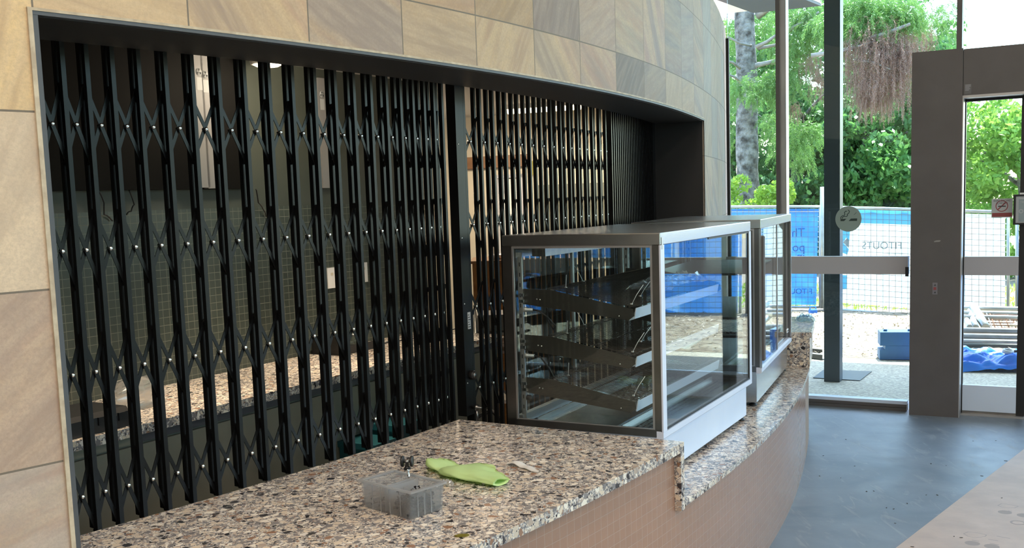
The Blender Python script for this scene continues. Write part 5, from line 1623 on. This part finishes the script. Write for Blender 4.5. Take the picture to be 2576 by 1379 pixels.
M['bark'] = mat('mottled_bark', (.06, .05, .043), .9, var=((.33, .31, .29), 6, 6), bmp=(14, 1., .06))
G1 = leafmat('dark_green_leaves', (.07, .20, .06), (.16, .34, .095), .45); G2 = leafmat('mid_green_leaves', (.11, .28, .07), (.20, .40, .11), .45)
G3 = leafmat('bright_green_leaves', (.24, .46, .07), (.36, .58, .12), .5); G4 = leafmat('lime_shrub_leaves', (.30, .52, .06), (.46, .62, .10), .5)
G5 = leafmat('conifer_sprays', (.13, .29, .065), (.27, .46, .12), .42); G6 = leafmat('dead_sprays', (.30, .15, .11), (.42, .29, .22), .3)


def at_tree(px_, D): p = atd(px_, 500, D); return p.x, p.y


for k, (px_, D, h, r, m, lab) in enumerate(((1835, 33, 9.5, 2.6, G2, 'mid green tree behind the conifer trunk, farthest left'), (2000, 31, 5.6, 2.3, G1, 'dark green bushy tree behind the left fence panel'), (2085, 36, 10.5, 3.0, G1, 'tall dark green tree hidden partly by the steel post'),
                                     (2175, 30, 5.0, 2.0, G2, 'lower mid green tree right of the steel post'), (2255, 31, 7.6, 2.3, G1, 'dark green tree just left of the door post'), (2170, 40, 9.5, 3.2, G2, 'tall mid green tree in the background above the white banner'))):
    x, y = at_tree(px_, D); tree('broadleaf_tree', lab, x, y, h, r, m, 11 + k, 64, 230, .19, .11, .04, .62, group='trees beyond the fence')
x, y = at_tree(2540, 25); tree('broadleaf_tree', 'bright green leafy tree seen through the door', x + .3, y, 4.55, 2.0, G3, 31, 60, 260, .17, .085, .02, .5)
x, y = at_tree(2330, 38); tree('broadleaf_tree', 'slender tree showing above the door portal', x, y, 9.8, 1.2, G2, 35, 26, 140, .20, .10, .3, .5)
for k, (px_, D, h, r, lab) in enumerate(((1846, 24, 2.6, .62, 'lime green shrub left of the conifer trunk'), (1937, 24.5, 2.5, .60, 'lime green shrub right of the conifer trunk'))):
    x, y = at_tree(px_, D); tree('shrub', lab, x, y, h, r, G4, 61 + k, 26, 150, .13, .06, .05, .26, 'shrub', False)
# conifer with drooping sprays
x, y = at_tree(1880, 26); z0 = gz((x, y))
cf = thing('conifer_tree', 'tall conifer with mottled trunk and drooping sprays outside the window', 'tree', (x, y, z0))
mb = MB(); pts, rr2 = [], []
for k in range(40):
    f = k / 39; pts.append((x + .05 * mnoise.noise(Vector((f * 6, 1, 2))), y, z0 + f * 11)); rr2.append((.30 - .10 * f) * (1 + .10 * mnoise.noise(Vector((f * 22, 5, 1)))))
mb.tube(pts, rr2, 18); mb.build('trunk', M['bark'], cf)
mb = MB()
pale = mat('pale_branch', (.36, .33, .29), .8, var=((.2, .18, .16), 6))
for (xa, ya, xb2, yb2, rd, D) in ((1890, 115, 1830, 92, .035, 25.6), (1862, 172, 1826, 152, .04, 25.6), (1868, 210, 1830, 150 + 38, .04, 25.6), (1905, 40, 1960, 12, .10, 25.8), (1903, 118, 1958, 84, .055, 25.6), (1905, 122, 2010, 112, .045, 25.8),
                                 (1900, 165, 2075, 132, .06, 25.5), (1905, 160, 2060, 165, .04, 25.8), (2040, 140, 2200, 105, .05, 22.8), (2180, 100, 2290, 60, .06, 22.5), (2150, 150, 2240, 175, .03, 22.5), (1900, 0, 2100, -60, .09, 25), (1985, 75, 2060, 30, .05, 25)):
    a, b = atd(xa, ya, D), atd(xb2, yb2, D - .4); mb.tube([a, a.lerp(b, .5) + UP * .05 * math.sin(xa), b], [rd, rd * .8, rd * .5], 7)
mb.build('branch', pale, cf)


def sprays(cl, seed, droop, nfr=15, nseg=15, L=.62, lw=.007, ll_=.085):
    rng = np.random.default_rng(seed); out = []
    for (px_, py_, D, sc) in cl:
        c = np.array(atd(px_, py_, D))
        for f in range(nfr):
            a = rng.uniform(0, 2 * PI); el = rng.uniform(-.5, .5); dv_ = np.array([math.cos(a) * math.cos(el), math.sin(a) * math.cos(el), math.sin(el)])
            p = c + rng.normal(size=3) * .13 * sc; ll = L * sc * rng.uniform(.6, 1.2); st = ll / nseg
            for k in range(nseg):
                dv_ = dv_ + np.array([0, 0, -droop]) * (.5 + k / nseg); dv_ /= np.linalg.norm(dv_); q = p + dv_ * st
                sd = np.cross(dv_, rng.normal(size=3)); sd /= np.linalg.norm(sd) + 1e-6
                w_ = lw * sc
                out.append([p - sd * .003, p + sd * .003, q + sd * .003, q - sd * .003])
                for s_ in (-1, 1):
                    tip = q + (dv_ * .75 + s_ * sd * .75 + np.array([0, 0, -.25])) * ll_ * sc * (1.1 - .6 * k / nseg)
                    e = np.cross(tip - q, rng.normal(size=3)); e /= np.linalg.norm(e) + 1e-6
                    out.append([q, (q + tip) / 2 + e * w_, tip, (q + tip) / 2 - e * w_])
                p = q
    return np.array(out).reshape(-1, 3)


gc = [(1846, 190, 26.8, 1), (1862, 222, 24.8, .9), (1895, 212, 24.6, .9), (1935, 195, 24.6, 1.1), (1905, 235, 24.5, .8), (1940, 225, 24.8, .9), (1985, 225, 24.6, 1.1), (1970, 190, 24.8, 1.1), (2000, 180, 25, 1), (1850, 240, 26.8, .9),
      (1842, 60, 27, 1), (1845, 110, 27, .8), (1930, 50, 27, 1), (1990, 40, 25.2, 1.1), (2020, 55, 25, 1.2), (2045, 30, 24.8, 1.2), (2050, 80, 24.8, 1), (2005, 95, 25.2, 1), (1990, 130, 25.2, 1), (2020, 120, 25.2, 1), (2058, 60, 24.6, 1), (1940, 120, 27, .8),
      (2135, 30, 23, 1.2), (2165, 60, 22.8, 1.2), (2190, 30, 22.8, 1.2), (2145, 75, 22.8, 1.1), (2180, 85, 22.8, .9), (2215, 20, 22.6, 1.2), (2245, 15, 22.6, 1.2), (2270, 40, 22.6, 1), (2240, 50, 22.8, 1), (2285, 15, 22.4, 1), (2300, 50, 22.4, .8), (2150, 5, 23, 1.2), (2200, 0, 23, 1.2),
      (1990, 310, 25.4, 1.1), (2010, 345, 25.2, 1.1), (2040, 330, 25.2, 1), (1985, 370, 25.4, 1), (1945, 300, 27, .8), (1845, 290, 27, 1), (1940, 340, 27, .9), (2000, 400, 25.8, 1), (2105, 20, 23, 1.2), (2085, 60, 24, 1.1), (1840, 340, 27, .9), (2340, 30, 23.5, .9), (2370, 60, 24, .9), (2390, 20, 24, .8)]
quads('green_spray', sprays(gc, 5, .12, 34, 20, .60), G5, cf)
dcl = [(2135, 115, 22.6, 1), (2150, 160, 22.6, .8), (2175, 90, 22.6, 1.2), (2205, 85, 22.4, 1.2), (2235, 95, 22.4, 1.2), (2262, 90, 22.4, 1.2), (2245, 130, 22.4, 1.2), (2215, 140, 22.4, 1.3), (2190, 150, 22.5, 1.3), (2270, 150, 22.4, 1), (2200, 190, 22.4, 1.2), (2230, 190, 22.4, 1.3), (2185, 215, 22.5, 1.1), (2255, 200, 22.4, 1),
       (2045, 150, 24.6, 1), (2058, 200, 24.6, .8), (2000, 270, 25, .6), (2285, 110, 22.4, 1.1), (2320, 85, 23, 1), (2160, 120, 22.5, 1), (2220, 110, 22.3, 1.2), (2250, 165, 22.3, 1.1), (2275, 125, 22.3, 1.1), (2180, 180, 22.4, 1), (2210, 225, 22.4, .9), (2190, 245, 22.4, .8), (2225, 240, 22.4, .8), (2150, 200, 22.5, .7), (2165, 240, 22.5, .6)]
quads('dead_spray', sprays(dcl, 9, .34, 44, 18, .62, .004, .06), G6, cf)
# low green growth and grass behind the fence
rng = np.random.default_rng(77); N = 5000
pp = np.array([list(gpt(a, b, .02)) for a, b in zip(rng.uniform(-6, 9, N), rng.uniform(9.3, 16, N))])
tag(quads('grass', leaves(pp, 0, .16, .03, rng, 2.), G4), 'patchy green grass growing behind the fence', 'grass', kind='stuff')

tag(quads('added_hedge', leaves(HB, 0, .24, .15, rng), G1), 'unseen green hedge outside the side windows', 'added_hedge', kind='stuff')  # foliage added out of view to darken what the gate reflects
# ================================================================== light
w = bpy.data.worlds.new('sky'); S.world = w; w.use_nodes = True
t = w.node_tree; t.nodes.clear()
sky = nn(t, 'ShaderNodeTexSky'); sky.sky_type = 'NISHITA'; sky.sun_disc = False
sky.sun_elevation = math.radians(62); sky.sun_rotation = math.radians(20); sky.air_density = 1.2; sky.dust_density = 1.2; sky.ozone_density = 2
bg = nn(t, 'ShaderNodeBackground'); bg.inputs[1].default_value = SKY
t.links.new(sky.outputs[0], bg.inputs[0]); o_ = nn(t, 'ShaderNodeOutputWorld'); t.links.new(bg.outputs[0], o_.inputs[0])


def lamp(name, typ, loc, energy, col=(1, 1, 1), rot=None, **kw):
    l = bpy.data.lights.new(name, typ); l.energy = energy; l.color = col
    for k, v in kw.items(): setattr(l, k, v)
    o = bpy.data.objects.new(name, l); COL.objects.link(o); o.location = loc
    if rot: o.rotation_euler = rot
    return o


def aim(o, d): o.rotation_euler = Vector(d).to_track_quat('-Z', 'Y').to_euler()


sun = lamp('sun', 'SUN', (0, 0, 30), SUN, (1, .96, .88), angle=math.radians(.6))
az_, el_ = math.radians(62), math.radians(64)      # bearing the light comes from
aim(sun, -Vector((math.cos(az_) * math.cos(el_), math.sin(az_) * math.cos(el_), math.sin(el_))))
# hall downlights on the 4.6 m ceiling
for x, y, e in ((-.2, .6, 1.45), (2.6, 1.2, .8), (-3.0, -1.5, 1.), (.6, -3.5, 1.), (4.5, -2.5, 1.), (5.5, 2.0, .5), (8.5, -1, 1), (1.8, 4.4, .35)):
    lamp('hall_downlight', 'AREA', (x, y, 4.55), e * HALL, (1, .82, .66), (0, 0, 0), shape='DISK', size=.5)
for d_, e_ in ((-.1, .8), (.8, 1.), (1.75, .9)):
    lamp('added_bench_spot', 'SPOT', tuple(kit(d_, 2.42, -.56)), KIT * 4 * e_, (1, .80, .58), (0, 0, 0), spot_size=math.radians(62), spot_blend=.6, shadow_soft_size=.08)  # unseen spots added, coned to brighten the bench and spare the walls
lamp('ceiling_lamp_light', 'POINT', tuple(lp - UP * .14 - KN * .30), KIT * .55, (1, .84, .62), shadow_soft_size=.08)
lamp('strip_lamp_light', 'AREA', tuple((ra + rb_) / 2 - UP * .05), KIT * 1.6, (1, .86, .66), (0, 0, math.atan2(dv.y, dv.x)), shape='RECTANGLE', size=2.0, size_y=.1)
lamp('back_kitchen_light', 'POINT', (-1.6, 8.2, 2.2), KIT * 1.0, (1, .86, .66), shadow_soft_size=.2)
# daylight portals in the glazing
for u0, u1 in ((-.6, 1.0), (1.1, 3.1), (3.3, 8.7)):
    l = lamp('portal', 'AREA', tuple(win((u0 + u1) / 2, 2.33, -.10)), 1, shape='RECTANGLE', size=u1 - u0, size_y=4.5)
    aim(l, -WN); l.data.cycles.is_portal = True

l = lamp('portal', 'AREA', (9.9, -2.6, 2.33), 1, shape='RECTANGLE', size=12.4, size_y=4.5)
aim(l, (-1, 0, 0)); l.data.cycles.is_portal = True

c = S.cycles
c.use_denoising = True
c.max_bounces = 10; c.diffuse_bounces = 5; c.glossy_bounces = 5; c.transmission_bounces = 8; c.transparent_max_bounces = 40
c.sample_clamp_indirect = 6.; c.caustics_reflective = False; c.caustics_refractive = False
S.view_settings.view_transform = 'Standard'; S.view_settings.look = 'None'; S.view_settings.gamma = 1
S.view_settings.use_curve_mapping = False; S.view_settings.exposure = EXPO
